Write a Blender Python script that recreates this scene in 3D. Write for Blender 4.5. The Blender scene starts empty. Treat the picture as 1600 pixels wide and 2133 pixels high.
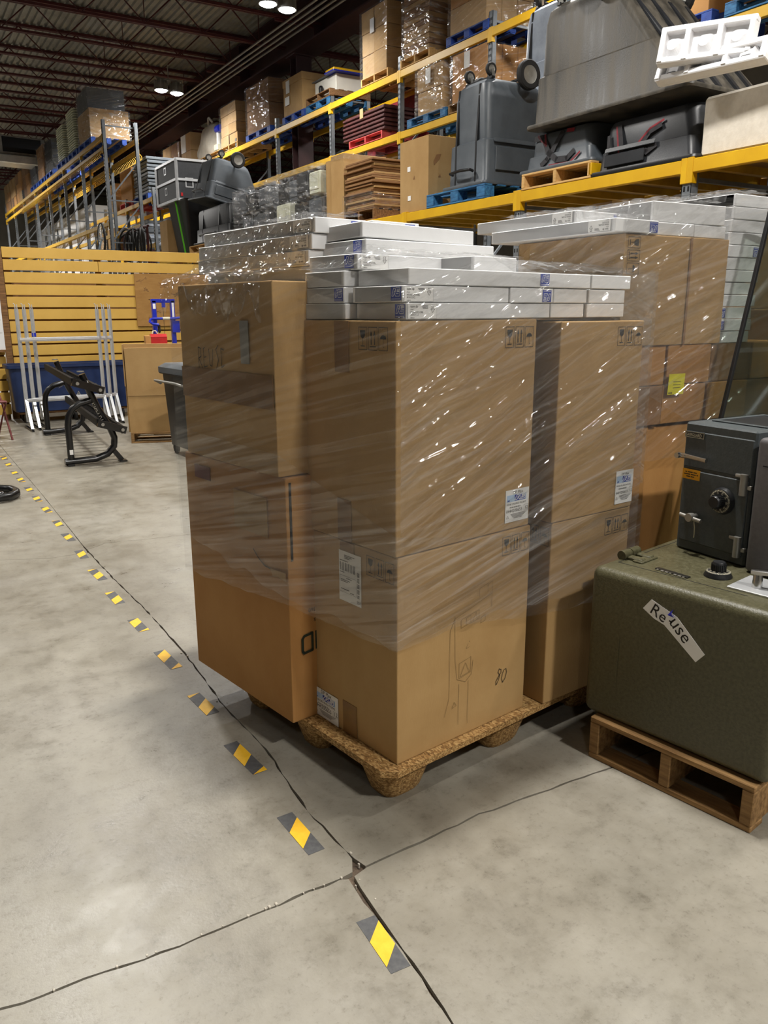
import bpy, math, random
from mathutils import Vector, Matrix
R = math.radians
rnd = random.Random(7)
scene = bpy.context.scene
COL = scene.collection
# ---------------------------------------------------------------- camera
cd = bpy.data.cameras.new('camera'); cam = bpy.data.objects.new('camera', cd); COL.objects.link(cam)
cd.sensor_fit = 'HORIZONTAL'; cd.sensor_width = 36.0; cd.lens = 1665.47 / 1600 * 36.0
cd.clip_start = 0.05; cd.clip_end = 200
def aim(yaw, pitch, roll):
    cy, sy, cp, sp, cr, sr = math.cos(yaw), math.sin(yaw), math.cos(pitch), math.sin(pitch), math.cos(roll), math.sin(roll)
    f0, r0, u0 = Vector((sy, cy, 0)), Vector((cy, -sy, 0)), Vector((0, 0, 1))
    f = f0*cp - u0*sp; u = u0*cp + f0*sp
    r, u = r0*cr + u*sr, u*cr - r0*sr
    return Matrix((r, u, -f)).transposed().to_4x4()
cam.matrix_world = Matrix.Translation((0, 0, 1.55)) @ aim(.541826, .247014, -.003261)
scene.camera = cam
# ---------------------------------------------------------------- world, exposure
scene.view_settings.view_transform = 'Standard'; scene.view_settings.look = 'None'
scene.view_settings.exposure = 0.0; scene.view_settings.gamma = 1.0; scene.view_settings.use_curve_mapping = False
w = bpy.data.worlds.new('hall_air'); scene.world = w; w.use_nodes = True
w.node_tree.nodes['Background'].inputs[0].default_value = (.9, .92, 1, 1)
w.node_tree.nodes['Background'].inputs[1].default_value = 0.025
scene.cycles.max_bounces = 10; scene.cycles.transparent_max_bounces = 24
scene.cycles.diffuse_bounces = 3; scene.cycles.glossy_bounces = 4
scene.cycles.sample_clamp_indirect = 4.0; scene.cycles.caustics_reflective = False; scene.cycles.caustics_refractive = False
# high-bay lamps of the hall and two added far ones: (x, y, watts); the fixtures themselves are built further down
LAMP_Z = 6.55
LAMPS = [(6.35, 1.4, 170), (6.35, 7.7, 165), (6.35, 14.0, 165), (6.35, 20.3, 165), (6.35, 26.6, 180),
         (2.6, -3.6, 390), (2.0, 2.75, 350), (1.6, 9.2, 290),
         (-2.9, -4.7, 56), (-2.9, 9.0, 50), (-2.9, 15.3, 150), (-2.9, 21.6, 150), (1.7, 29.0, 560), (1.7, 36.0, 800),  # last two added out of view to brighten the trailer and far left rack
         (6.35, -4.9, 170), (10.8, 7.7, 140), (10.8, 14.0, 140)]
# ---------------------------------------------------------------- helpers
def S(r, g, b):
    def l(c):
        c /= 255.0
        return c/12.92 if c <= .04045 else ((c+.055)/1.055)**2.4
    return (l(r), l(g), l(b), 1.0)

class MB:
    """collects shapes, then links them as one mesh object"""
    def __init__(s): s.v, s.f, s.k, s.uv, s.m, s.M = [], [], [], None, 0, Matrix()
    def add(s, vs, fs):
        b = len(s.v); M = s.M
        s.v += [tuple(M @ Vector(p)) for p in vs]
        for f in fs: s.f.append([i+b for i in f]); s.k.append(s.m)
        return s
    def box(s, x0, x1, y0, y1, z0, z1, b=0.0):
        if b <= 0:
            vs = [(x, y, z) for x in (x0, x1) for y in (y0, y1) for z in (z0, z1)]
            return s.add(vs, [(0,1,3,2),(4,6,7,5),(0,4,5,1),(2,3,7,6),(0,2,6,4),(1,5,7,3)])
        b = min(b, .49*(x1-x0), .49*(y1-y0), .49*(z1-z0))
        X, Y, Z = (x0, x1), (y0, y1), (z0, z1); vs = []; ix = {}
        for i in (0,1):
            for j in (0,1):
                for k in (0,1):
                    sx, sy, sz = (1-2*i)*b, (1-2*j)*b, (1-2*k)*b
                    for a in range(3):
                        ix[i,j,k,a] = len(vs)
                        vs.append((X[i]+(sx if a != 0 else 0), Y[j]+(sy if a != 1 else 0), Z[k]+(sz if a != 2 else 0)))
        fs = []
        for a in range(3):
            for e in (0,1):
                q = []
                for (p, r) in ((0,0),(1,0),(1,1),(0,1)):
                    t = [p, r]; t.insert(a, e); q.append(ix[t[0],t[1],t[2],a])
                fs.append(q)
        for a in range(3):          # edges along axis a
            o = [c for c in range(3) if c != a]
            for p in (0,1):
                for r in (0,1):
                    q = []
                    for (e, c) in ((0,o[0]),(1,o[0]),(1,o[1]),(0,o[1])):
                        t = [0,0,0]; t[a] = e; t[o[0]] = p; t[o[1]] = r; q.append(ix[t[0],t[1],t[2],c])
                    fs.append(q)
        for i in (0,1):
            for j in (0,1):
                for k in (0,1): fs.append([ix[i,j,k,0], ix[i,j,k,1], ix[i,j,k,2]])
        return s.add(vs, fs)
    def tube(s, pts, r, n=8, closed=False, flat=None):
        pts = [Vector(p) for p in pts]; N = len(pts); rs = r if isinstance(r, (list, tuple)) else [r]*N
        vs = []; up = None
        for i, p in enumerate(pts):
            if closed: d = pts[(i+1) % N] - pts[i-1]
            else: d = pts[min(i+1, N-1)] - pts[max(i-1, 0)]
            d.normalize()
            if up is None: up = Vector((0,0,1)) if abs(d.z) < .9 else Vector((1,0,0))
            a = d.cross(up)
            if a.length < 1e-6: a = d.orthogonal()
            a.normalize(); bb = a.cross(d).normalized(); up = bb
            for j in range(n):
                t = 2*math.pi*(j+.5)/n
                vs.append(p + a*math.cos(t)*rs[i]*(flat[0] if flat else 1) + bb*math.sin(t)*rs[i]*(flat[1] if flat else 1))
        fs = []
        for i in range(N if closed else N-1):
            for j in range(n):
                k = (i+1) % N
                fs.append((i*n+j, i*n+(j+1)%n, k*n+(j+1)%n, k*n+j))
        if not closed: fs += [tuple(range(n))[::-1], tuple((N-1)*n+j for j in range(n))]
        return s.add(vs, fs)
    def bar(s, p, q, wx, wz, up=(0,0,1)):
        p, q = Vector(p), Vector(q); d = (q-p).normalized(); u = Vector(up)
        a = d.cross(u)
        if a.length < 1e-5: a = d.orthogonal()
        a.normalize(); c = a.cross(d)
        vs = [e + a*i*wx/2 + c*j*wz/2 for e in (p, q) for i in (-1,1) for j in (-1,1)]
        return s.add(vs, [(0,1,3,2),(4,6,7,5),(0,4,5,1),(2,3,7,6),(0,2,6,4),(1,5,7,3)])
    def lathe(s, prof, n=16, ax='z', c=(0,0,0), cap=True):
        vs = []
        for (r, z) in prof:
            for j in range(n):
                t = 2*math.pi*j/n; a, b = r*math.cos(t), r*math.sin(t)
                p = {'z': (a, b, z), 'x': (z, a, b), 'y': (b, z, a)}[ax]
                vs.append((p[0]+c[0], p[1]+c[1], p[2]+c[2]))
        fs = [(i*n+j, i*n+(j+1)%n, (i+1)*n+(j+1)%n, (i+1)*n+j) for i in range(len(prof)-1) for j in range(n)]
        if cap and prof[0][0] > 1e-6: fs.append(tuple(range(n))[::-1])
        if cap and prof[-1][0] > 1e-6: fs.append(tuple((len(prof)-1)*n+j for j in range(n)))
        return s.add(vs, fs)
    def prism(s, poly, z0, z1):
        n = len(poly)
        vs = [(x, y, z0) for x, y in poly] + [(x, y, z1) for x, y in poly]
        return s.add(vs, [tuple(range(n))[::-1], tuple(range(n, 2*n))] + [(i, (i+1)%n, n+(i+1)%n, n+i) for i in range(n)])
    def loft(s, rings, caps=True, closed=True):
        n = len(rings[0]); vs = [p for r in rings for p in r]
        fs = [(i*n+j, i*n+(j+1)%n, (i+1)*n+(j+1)%n, (i+1)*n+j) for i in range(len(rings)-1) for j in range(n if closed else n-1)]
        if caps: fs += [tuple(range(n))[::-1], tuple((len(rings)-1)*n+j for j in range(n))]
        return s.add(vs, fs)
    # flat print, in the x/y plane of M
    def rect(s, x0, y0, x1, y1, z=0): return s.add([(x0,y0,z),(x1,y0,z),(x1,y1,z),(x0,y1,z)], [(0,1,2,3)])
    def poly(s, pts, z=0): return s.add([(x, y, z) for x, y in pts], [tuple(range(len(pts)))])
    def frame(s, x0, y0, x1, y1, t):
        s.rect(x0,y0,x1,y0+t); s.rect(x0,y1-t,x1,y1); s.rect(x0,y0+t,x0+t,y1-t); return s.rect(x1-t,y0+t,x1,y1-t)
    def stroke(s, pts, wd, z=0):
        for (x0,y0),(x1,y1) in zip(pts, pts[1:]):
            dx, dy = x1-x0, y1-y0; l = math.hypot(dx, dy) or 1e-6
            ex, ey = dx/l*wd*.25, dy/l*wd*.25; nx, ny = -dy/l*wd/2, dx/l*wd/2
            s.add([(x0-ex+nx,y0-ey+ny,z),(x0-ex-nx,y0-ey-ny,z),(x1+ex-nx,y1+ey-ny,z),(x1+ex+nx,y1+ey+ny,z)], [(0,1,2,3)])
        return s
    def text(s, t, x, y, size, z=0, sx=1.0):
        me = TXT[t]; b = len(s.v); M = s.M
        s.v += [tuple(M @ Vector((x+v.co.x*size*sx, y+v.co.y*size, z))) for v in me.vertices]
        for p in me.polygons: s.f.append([i+b for i in p.vertices]); s.k.append(s.m)
        return s
    def mesh(s, name, mats, smooth=None):
        me = bpy.data.meshes.new(name); me.from_pydata(s.v, [], s.f)
        for m in (mats if isinstance(mats, (list, tuple)) else [mats]): me.materials.append(m)
        if any(s.k): me.polygons.foreach_set('material_index', s.k)
        if s.uv:
            l = me.uv_layers.new(name='UVMap'); flat = []
            for f in s.f:
                for i in f: flat += s.uv[i]
            l.data.foreach_set('uv', flat)
        if smooth:
            me.polygons.foreach_set('use_smooth', [True]*len(me.polygons)); me.set_sharp_from_angle(angle=R(smooth))
        me.update(); return me
    def build(s, name, mats, parent=None, loc=None, rz=None, smooth=None, stuff=False, label=None):
        o = bpy.data.objects.new(name, s.mesh(name, mats, smooth)); COL.objects.link(o)
        if parent: o.parent = parent
        if loc: o.location = loc
        if rz is not None: o.rotation_euler = (0, 0, rz)
        if stuff: o['kind'] = 'stuff'
        if label: o['label'] = label
        return o

def tag(o, label, cat, group=None):
    o['label'] = label; o['category'] = cat
    if group: o['group'] = group
    return o
def thing(name, label, cat, loc=(0,0,0), rz=0.0, group=None):
    o = bpy.data.objects.new(name, None); COL.objects.link(o); o.empty_display_size = .1
    o.location = loc; o.rotation_euler = (0, 0, rz)
    return tag(o, label, cat, group)
def solo(mb, name, mats, label, cat, loc=(0,0,0), rz=0.0, group=None, smooth=None):
    return tag(mb.build(name, mats, None, loc, rz, smooth), label, cat, group)
def piece(name, me, parent, loc=(0,0,0), rot=(0,0,0), label=None):
    o = bpy.data.objects.new(name, me); COL.objects.link(o); o.parent = parent; o.location = loc; o.rotation_euler = rot
    if label: o['label'] = label
    return o
KIDS = {}
def dup(root, loc, rz, label, group=None):
    r = root.copy(); COL.objects.link(r); r.location = loc; r.rotation_euler = (root.rotation_euler[0], root.rotation_euler[1], rz); r['label'] = label
    if group: r['group'] = group
    def rec(a, b):
        for ch in [o for o in COL.objects if o.parent == a]:
            c = ch.copy(); COL.objects.link(c); c.parent = b; rec(ch, c)
    rec(root, r)
    return r
def face(o, x, y, z=None):
    """matrix for flat print: o = origin, x = right, y = up"""
    x, y = Vector(x).normalized(), Vector(y).normalized(); n = x.cross(y)
    M = Matrix((x, y, n)).transposed().to_4x4(); M.translation = Vector(o) + n*(z if z is not None else .0012)
    return M
# lettering, turned to meshes once
WORDS = ['type dp','Model:','MX40 SP2-DBL','8.5X32X2','MERV 8','DP Max','MX40 SP2-SNG 9X24X2','0444200655','12','06360','cts','ND','REUSE','80','SAFEGUARD',
         'Re','use','-','MATRIX','DIRECT FUSIONS','ECONOMY','A','101','20','10','30']
TXT = {}
for t in WORDS:
    cu = bpy.data.curves.new('t', 'FONT'); cu.body = t; cu.resolution_u = 2
    ob = bpy.data.objects.new('t', cu); COL.objects.link(ob); TXT[t] = ob
bpy.context.view_layer.update(); dg = bpy.context.evaluated_depsgraph_get()
for t in WORDS:
    ob = TXT[t]; TXT[t] = bpy.data.meshes.new_from_object(ob.evaluated_get(dg)); bpy.data.objects.remove(ob)
# ---------------------------------------------------------------- materials
def nt(name):
    m = bpy.data.materials.new(name); m.use_nodes = True; t = m.node_tree
    return m, t, t.nodes['Principled BSDF'], t.nodes, t.links
def noise(N, L, vec, scale, detail=4, rough=.6, stretch=None):
    n = N.new('ShaderNodeTexNoise'); n.inputs['Scale'].default_value = scale; n.inputs['Detail'].default_value = detail; n.inputs['Roughness'].default_value = rough
    if stretch:
        mp = N.new('ShaderNodeMapping'); mp.inputs['Scale'].default_value = stretch; L.new(vec, mp.inputs['Vector']); vec = mp.outputs[0]
    L.new(vec, n.inputs['Vector']); return n.outputs['Fac']
def ramp(N, L, fac, stops):
    r = N.new('ShaderNodeValToRGB'); e = r.color_ramp.elements
    while len(e) < len(stops): e.new(.5)
    for i, (p, c) in enumerate(stops): e[i].position = p; e[i].color = c if len(c) == 4 else (*c, 1)
    L.new(fac, r.inputs['Fac']); return r.outputs['Color']
def pm(name, c1, c2=None, scale=6, detail=5, rough=.5, metal=0.0, bump=0.0, bscale=60, stretch=None, bstretch=None, lo=.35, hi=.65, coat=0.0, spec=.5, rvar=0.0, vary=0.0):
    m, t, P, N, L = nt(name)
    tc = N.new('ShaderNodeTexCoord'); v = tc.outputs['Object']
    P.inputs['Roughness'].default_value = rough; P.inputs['Metallic'].default_value = metal
    P.inputs['Coat Weight'].default_value = coat; P.inputs['Specular IOR Level'].default_value = spec
    if c2 is None: P.inputs['Base Color'].default_value = c1; col = None
    else:
        f = noise(N, L, v, scale, detail, .6, stretch); col = ramp(N, L, f, [(lo, c1), (hi, c2)])
        if rvar:
            mr = N.new('ShaderNodeMapRange'); mr.inputs['To Min'].default_value = rough-rvar; mr.inputs['To Max'].default_value = rough+rvar; mr.inputs['From Min'].default_value = .3; mr.inputs['From Max'].default_value = .7
            L.new(f, mr.inputs['Value']); L.new(mr.outputs[0], P.inputs['Roughness'])
    if vary:        # a slightly different tone for every object that shares the material
        oi = N.new('ShaderNodeObjectInfo'); mr = N.new('ShaderNodeMapRange'); mr.inputs['To Min'].default_value = 1-vary; mr.inputs['To Max'].default_value = 1+vary*.6
        L.new(oi.outputs['Random'], mr.inputs['Value'])
        hs = N.new('ShaderNodeHueSaturation'); L.new(mr.outputs[0], hs.inputs['Value'])
        if col: L.new(col, hs.inputs['Color'])
        else: hs.inputs['Color'].default_value = c1
        col = hs.outputs[0]
    if col: L.new(col, P.inputs['Base Color'])
    if bump:
        b = N.new('ShaderNodeBump'); b.inputs['Strength'].default_value = bump; b.inputs['Distance'].default_value = .01
        L.new(noise(N, L, v, bscale, 4, .6, bstretch), b.inputs['Height']); L.new(b.outputs[0], P.inputs['Normal'])
    return m
M = {}
def kraft(name, a, b, vary=.06): return pm(name, a, b, 3.0, 6, .78, bump=.12, bscale=300, bstretch=(1,1,.15), spec=.25, vary=vary)
M['kraft'] = kraft('kraft_board', S(171,136,88), S(184,150,101))
M['kraft_red'] = kraft('kraft_board_reddish', S(176,127,73), S(188,140,84))
M['kraft_pale'] = kraft('kraft_board_pale', S(186,152,108), S(198,166,122))
M['kraft_dark'] = kraft('kraft_board_dark', S(134,98,64), S(150,113,76))
M['board_edge'] = pm('corrugated_edge', S(122,92,54), S(196,156,100), 90, 3, .85, stretch=(.25,.25,1))
M['tape'] = pm('packing_tape', S(126,92,54), S(138,102,62), 8, rough=.22, spec=.6)
M['ink'] = pm('black_ink', S(38,32,24), rough=.8)
M['pencil'] = pm('pencil_line', S(118,95,60), rough=.9)
M['green_ink'] = pm('dark_green_ink', S(34,44,30), rough=.8)
M['white_board'] = pm('white_carton', S(226,226,226), S(234,234,234), 4, rough=.55, bump=.05, bscale=200, spec=.35, vary=.04)
M['paper'] = pm('white_paper', S(232,231,228), S(242,241,238), 5, rough=.7)
M['blue_print'] = pm('blue_print', S(34,58,150), S(40,66,165), 12, rough=.5)
M['blue_pale'] = pm('pale_blue_print', S(170,200,236), S(190,215,240), 12, rough=.6)
M['white_print'] = pm('white_print', S(225,228,235), rough=.6)
M['yellow_paper'] = pm('yellow_paper', S(232,222,30), S(240,230,40), 6, rough=.6)
M['osb'] = None
def wood(name, a, b, vary=.12): return pm(name, a, b, 3.5, 6, .8, bump=.25, bscale=40, stretch=(1.2,14,14), bstretch=(1,12,12), lo=.3, hi=.7, vary=vary, spec=.25)
M['wood'] = wood('pallet_wood', S(104,76,46), S(170,134,88))
M['wood_new'] = wood('new_pallet_wood', S(196,152,92), S(226,186,126))
M['wood_old'] = wood('old_pallet_wood', S(92,66,42), S(150,112,74))
M['wood_blue'] = pm('blue_painted_wood', S(28,74,120), S(58,124,170), 5, 6, .75, bump=.25, bscale=40, stretch=(1.2,8,8), vary=.12)
M['wood_deepblue'] = pm('deep_blue_painted_wood', S(22,52,130), S(40,86,176), 5, 6, .7, bump=.2, bscale=40, vary=.1)
M['wood_red'] = pm('red_painted_wood', S(196,70,70), S(222,96,92), 5, 6, .7, bump=.2, bscale=40)
def presswood():
    m, t, P, N, L = nt('pressed_wood_chips'); tc = N.new('ShaderNodeTexCoord')
    v = N.new('ShaderNodeTexVoronoi'); v.inputs['Scale'].default_value = 210; mp = N.new('ShaderNodeMapping'); mp.inputs['Scale'].default_value = (1,.45,1.3); mp.inputs['Rotation'].default_value = (.3,.2,.5)
    L.new(tc.outputs['Object'], mp.inputs[0]); L.new(mp.outputs[0], v.inputs['Vector'])
    sp = N.new('ShaderNodeSeparateColor'); L.new(v.outputs['Color'], sp.inputs[0])
    L.new(ramp(N, L, sp.outputs[0], [(0, S(112,80,40)), (.45, S(158,118,66)), (1, S(206,170,112))]), P.inputs['Base Color'])
    P.inputs['Roughness'].default_value = .75
    b = N.new('ShaderNodeBump'); b.inputs['Strength'].default_value = .4; b.inputs['Distance'].default_value = .004; L.new(sp.outputs[1], b.inputs['Height']); L.new(b.outputs[0], P.inputs['Normal'])
    return m
M['osb'] = presswood()
def concrete():
    m, t, P, N, L = nt('worn_concrete'); tc = N.new('ShaderNodeTexCoord'); g = N.new('ShaderNodeNewGeometry'); v = g.outputs['Position']
    f1 = noise(N, L, v, .9, 8, .62); f2 = noise(N, L, v, 5.5, 8, .7); f3 = noise(N, L, v, 60, 5, .7); f4 = noise(N, L, v, 2.2, 6, .6, (1,.35,1)); f5 = noise(N, L, v, 15, 9, .78); f6 = noise(N, L, v, 3.2, 9, .72, (1.0,.55,1))
    base = ramp(N, L, f1, [(.3, S(124,118,105)), (.5, S(142,137,125)), (.72, S(157,153,143))])
    st = ramp(N, L, f2, [(.30, (.58,.56,.53)), (.46, (.98,.97,.96)), (.7, (1.14,1.13,1.12))])
    mx = N.new('ShaderNodeMix'); mx.data_type = 'RGBA'; mx.blend_type = 'MULTIPLY'; mx.inputs[0].default_value = .6; L.new(base, mx.inputs[6]); L.new(st, mx.inputs[7])
    sp = ramp(N, L, f3, [(.28, (.70,.68,.64)), (.42, (1,1,1))])
    m2 = N.new('ShaderNodeMix'); m2.data_type = 'RGBA'; m2.blend_type = 'MULTIPLY'; m2.inputs[0].default_value = .7; L.new(mx.outputs[2], m2.inputs[6]); L.new(sp, m2.inputs[7])
    sk = ramp(N, L, f4, [(.34, (.68,.66,.64)), (.5, (1,1,1))])
    m3 = N.new('ShaderNodeMix'); m3.data_type = 'RGBA'; m3.blend_type = 'MULTIPLY'; m3.inputs[0].default_value = .6; L.new(m2.outputs[2], m3.inputs[6]); L.new(sk, m3.inputs[7])
    prev = m3.outputs[2]
    for ff, st_, k in ((f5, [(.34,(.62,.60,.57)),(.47,(1,1,1)),(.64,(1.10,1.10,1.09))], .55), (f6, [(.30,(.60,.58,.55)),(.44,(1,1,1)),(.62,(1.0,1.0,1.0)),(.72,(1.12,1.12,1.12))], .55)):
        m4 = N.new('ShaderNodeMix'); m4.data_type = 'RGBA'; m4.blend_type = 'MULTIPLY'; m4.inputs[0].default_value = k; L.new(prev, m4.inputs[6]); L.new(ramp(N, L, ff, st_), m4.inputs[7]); prev = m4.outputs[2]
    L.new(prev, P.inputs['Base Color'])
    mr = N.new('ShaderNodeMapRange'); mr.inputs['From Min'].default_value = .3; mr.inputs['From Max'].default_value = .7; mr.inputs['To Min'].default_value = .24; mr.inputs['To Max'].default_value = .5
    L.new(f2, mr.inputs['Value']); L.new(mr.outputs[0], P.inputs['Roughness'])
    b = N.new('ShaderNodeBump'); b.inputs['Strength'].default_value = .18; b.inputs['Distance'].default_value = .004; L.new(f3, b.inputs['Height']); L.new(b.outputs[0], P.inputs['Normal'])
    return m
M['concrete'] = concrete()
M['joint'] = pm('dusty_joint', S(66,54,44), S(112,96,80), 40, rough=.95, bump=.5, bscale=90)
def film(name, ang, haze, dens=1.0, rough=.055, bump=.45, sx=1.3, sy=46):
    """clear stretch film: mostly see-through, a thin milky veil in stretched bands, glossy wrinkles"""
    m, t, P, N, L = nt(name); out = N['Material Output']
    uv = N.new('ShaderNodeUVMap'); uv.uv_map = 'UVMap'
    mp = N.new('ShaderNodeMapping'); mp.inputs['Rotation'].default_value = (0,0,ang); L.new(uv.outputs[0], mp.inputs[0])
    s1 = noise(N, L, mp.outputs[0], 1.0, 5, .62, (sx, sy, 1)); s2 = noise(N, L, mp.outputs[0], 1.0, 3, .5, (sx*.5, sy*.16, 1)); s3 = noise(N, L, mp.outputs[0], 11.0, 1.5, .4)
    P.inputs['Base Color'].default_value = (.86,.86,.86,1); P.inputs['Roughness'].default_value = rough; P.inputs['Specular IOR Level'].default_value = .8
    ad = N.new('ShaderNodeMath'); ad.operation = 'MULTIPLY_ADD'; sB = noise(N, L, mp.outputs[0], 1.0, 1.5, .4, (sx*.9, sy*.46, 1)); ad.inputs[1].default_value = .30; L.new(s3, ad.inputs[0]); L.new(sB, ad.inputs[2])
    b = N.new('ShaderNodeBump'); b.inputs['Strength'].default_value = bump; b.inputs['Distance'].default_value = .085; zm = N.new('ShaderNodeMath'); zm.operation = 'MULTIPLY'; L.new(ad.outputs[0], zm.inputs[0]); L.new(ramp(N, L, s2, [(.34,(.12,.12,.12)),(.66,(1,1,1))]), zm.inputs[1]); L.new(zm.outputs[0], b.inputs['Height']); L.new(b.outputs[0], P.inputs['Normal'])
    T = N.new('ShaderNodeBsdfTransparent'); T.inputs[0].default_value = (.97,.97,.97,1)
    G = N.new('ShaderNodeBsdfGlossy'); G.inputs['Roughness'].default_value = rough; L.new(b.outputs[0], G.inputs['Normal'])
    veil = N.new('ShaderNodeMath'); veil.operation = 'MULTIPLY'; L.new(ramp(N, L, s1, [(.50,(0,0,0)),(.78,(1,1,1))]), veil.inputs[0]); L.new(ramp(N, L, s2, [(.3,(.25,.25,.25)),(.7,(1,1,1))]), veil.inputs[1])
    vv = N.new('ShaderNodeMath'); vv.operation = 'MULTIPLY_ADD'; vv.inputs[1].default_value = haze*dens; vv.inputs[2].default_value = .03*dens; L.new(veil.outputs[0], vv.inputs[0])
    m1 = N.new('ShaderNodeMixShader'); L.new(vv.outputs[0], m1.inputs[0]); L.new(T.outputs[0], m1.inputs[1]); L.new(P.outputs[0], m1.inputs[2])
    lw = N.new('ShaderNodeLayerWeight'); lw.inputs['Blend'].default_value = .18; L.new(b.outputs[0], lw.inputs['Normal'])
    lm = N.new('ShaderNodeMath'); lm.operation = 'MULTIPLY_ADD'; lm.inputs[1].default_value = .16; lm.inputs[2].default_value = .05; L.new(lw.outputs['Fresnel'], lm.inputs[0])
    m2 = N.new('ShaderNodeMixShader'); L.new(lm.outputs[0], m2.inputs[0]); L.new(m1.outputs[0], m2.inputs[1]); L.new(G.outputs[0], m2.inputs[2])
    L.new(m2.outputs[0], out.inputs['Surface']); return m
M['film'] = film('stretch_film', R(-14), .30)
M['film_steep'] = film('stretch_film_slanted', R(-28), .26, bump=.7, rough=.045)
M['film_flat'] = film('stretch_film_level', R(4), .35, bump=.7)
M['film_crumple'] = film('crumpled_film', R(20), .22, bump=1.0, sx=14, sy=26)
M['film_milky'] = film('milky_stretch_film', R(-8), .30, 1.1, bump=.9, sx=3, sy=22)
M['film_thick'] = film('thick_stretch_film', R(6), .62, 1.5, rough=.09, bump=1.0, sx=4, sy=16)
M['beam'] = pm('yellow_beam_paint', S(214,164,8), S(226,178,14), 3, rough=.45, bump=.04)
M['beam_dim'] = pm('worn_yellow_beam_paint', S(176,138,28), S(196,154,36), 8, rough=.55, bump=.05)
M['post'] = pm('grey_rack_steel', S(112,118,124), S(134,139,144), 6, rough=.45, metal=.3, bump=.05)
M['slot'] = pm('dark_slot', S(16,16,18), rough=.9)
M['deckwood'] = pm('rack_deck_board', S(150,118,70), S(168,134,84), 4, rough=.8)
M['maroon'] = pm('red_oxide_steel', S(66,22,24), S(84,30,30), 4, rough=.6)
M['girder'] = pm('dark_oxide_steel', S(52,28,30), S(64,36,36), 3, rough=.6)
M['deck_metal'] = pm('galvanised_deck', S(138,136,130), S(158,156,148), 3, rough=.5, metal=.3)
M['conduit'] = pm('conduit_steel', S(150,146,140), rough=.4, metal=.6)
M['hall_wall'] = pm('hall_wall_panel', S(124,120,112), S(136,132,124), 2, rough=.8)
M['truck_grey'] = pm('grey_moulded_plastic', S(76,82,88), S(88,94,100), 5, 6, .42, bump=.06, bscale=140, rvar=.08)
M['truck_dark'] = pm('dark_moulded_plastic', S(34,36,40), S(46,48,52), 5, 6, .4, bump=.06, bscale=140)
M['truck_olive'] = pm('weathered_grey_plastic', S(58,55,49), S(92,86,76), 4, 8, .5, bump=.12, bscale=90, stretch=(2.2,2.2,.28), rvar=.1, lo=.38, hi=.62)
M['truck_pale'] = pm('pale_grey_plastic', S(132,140,152), S(156,164,176), 5, rough=.35)
M['black'] = pm('black_steel', S(14,14,15), S(20,20,22), 8, rough=.28, spec=.6)
M['black_matte'] = pm('matt_black_steel', S(17,17,18), S(24,24,26), 8, rough=.6, spec=.15)
M['rubber'] = pm('black_rubber', S(24,23,22), S(34,32,30), 10, rough=.75, bump=.1)
M['black_plastic'] = pm('black_plastic', S(24,25,27), S(32,33,35), 6, rough=.4)
M['chrome'] = pm('bright_metal', S(205,205,205), rough=.16, metal=1.0)
M['alu'] = pm('aluminium', S(208,210,212), S(222,224,226), 8, rough=.32, metal=.55)
M['dull_metal'] = pm('dull_metal', S(150,148,142), S(172,170,164), 8, rough=.4, metal=.7)
M['foam'] = pm('white_foam', S(236,236,238), S(242,242,244), 30, rough=.75, bump=.15, bscale=120)
M['foam_cream'] = pm('cream_foam', S(214,206,192), S(226,219,206), 20, rough=.8, bump=.15, bscale=120)
M['safe_green'] = pm('olive_safe_paint', S(70,67,46), S(86,83,60), 90, 4, .42, bump=.18, bscale=160, rvar=.06)
M['safe_grey'] = pm('slate_safe_paint', S(66,72,74), S(74,80,82), 70, 3, .42, bump=.08, bscale=160)
M['box_grey'] = pm('grey_cabinet_paint', S(92,90,92), S(100,98,100), 60, 3, .45, bump=.05, bscale=160)
M['dark_olive_trim'] = pm('black_name_plate', S(30,30,26), rough=.4)
M['ivory'] = pm('ivory_mark', S(206,200,176), rough=.5)
M['orange_label'] = pm('amber_label', S(226,158,20), rough=.5)
M['yellow_wall'] = pm('yellow_wall_paint', S(205,162,72), S(214,172,82), 2.5, rough=.6, bump=.06, bscale=60, vary=.03)
M['wall_back'] = pm('shadowed_timber', S(60,44,26), rough=.9)
M['plywood'] = pm('scribbled_plywood', S(146,104,48), S(172,130,70), 4, 7, .7, bump=.08, stretch=(1,4,4), lo=.25, hi=.75)
M['navy'] = pm('navy_plastic', S(22,38,74), S(30,50,92), 4, 6, .42, bump=.08, rvar=.08)
M['blue_paint'] = pm('royal_blue_paint', S(26,40,160), S(32,48,175), 8, rough=.32)
M['red_paint'] = pm('red_enamel', S(168,28,30), S(184,38,38), 8, rough=.4)
M['red_dark'] = pm('maroon_paint', S(92,34,34), S(106,42,40), 8, rough=.5)
M['tape_black'] = pm('worn_black_tape', S(72,72,74), S(90,90,90), 40, rough=.6)
M['tape_yellow'] = pm('worn_yellow_tape', S(238,182,30), S(248,196,48), 30, rough=.55)
M['bag'] = pm('pale_fabric_bag', S(176,168,154), S(196,188,174), 5, rough=.85, bump=.4, bscale=14)
M['red_plate'] = pm('dark_red_plates', S(74,34,34), S(92,44,42), 6, rough=.6)
M['case_black'] = pm('black_laminate', S(36,38,42), S(44,46,50), 20, rough=.5, bump=.1)
M['lime'] = pm('lime_strap', S(110,220,40), rough=.6)
M['cream_panel'] = pm('cream_panel', S(212,208,196), S(222,218,206), 3, rough=.6)
M['spray_red'] = pm('red_spray_paint', S(150,30,44), S(110,30,40), 18, rough=.7)
M['spray_black'] = pm('black_spray_paint', S(26,24,28), S(40,38,42), 18, rough=.7)
M['tray_white'] = pm('ivory_plastic', S(206,208,186), S(216,218,196), 6, rough=.5)
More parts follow.
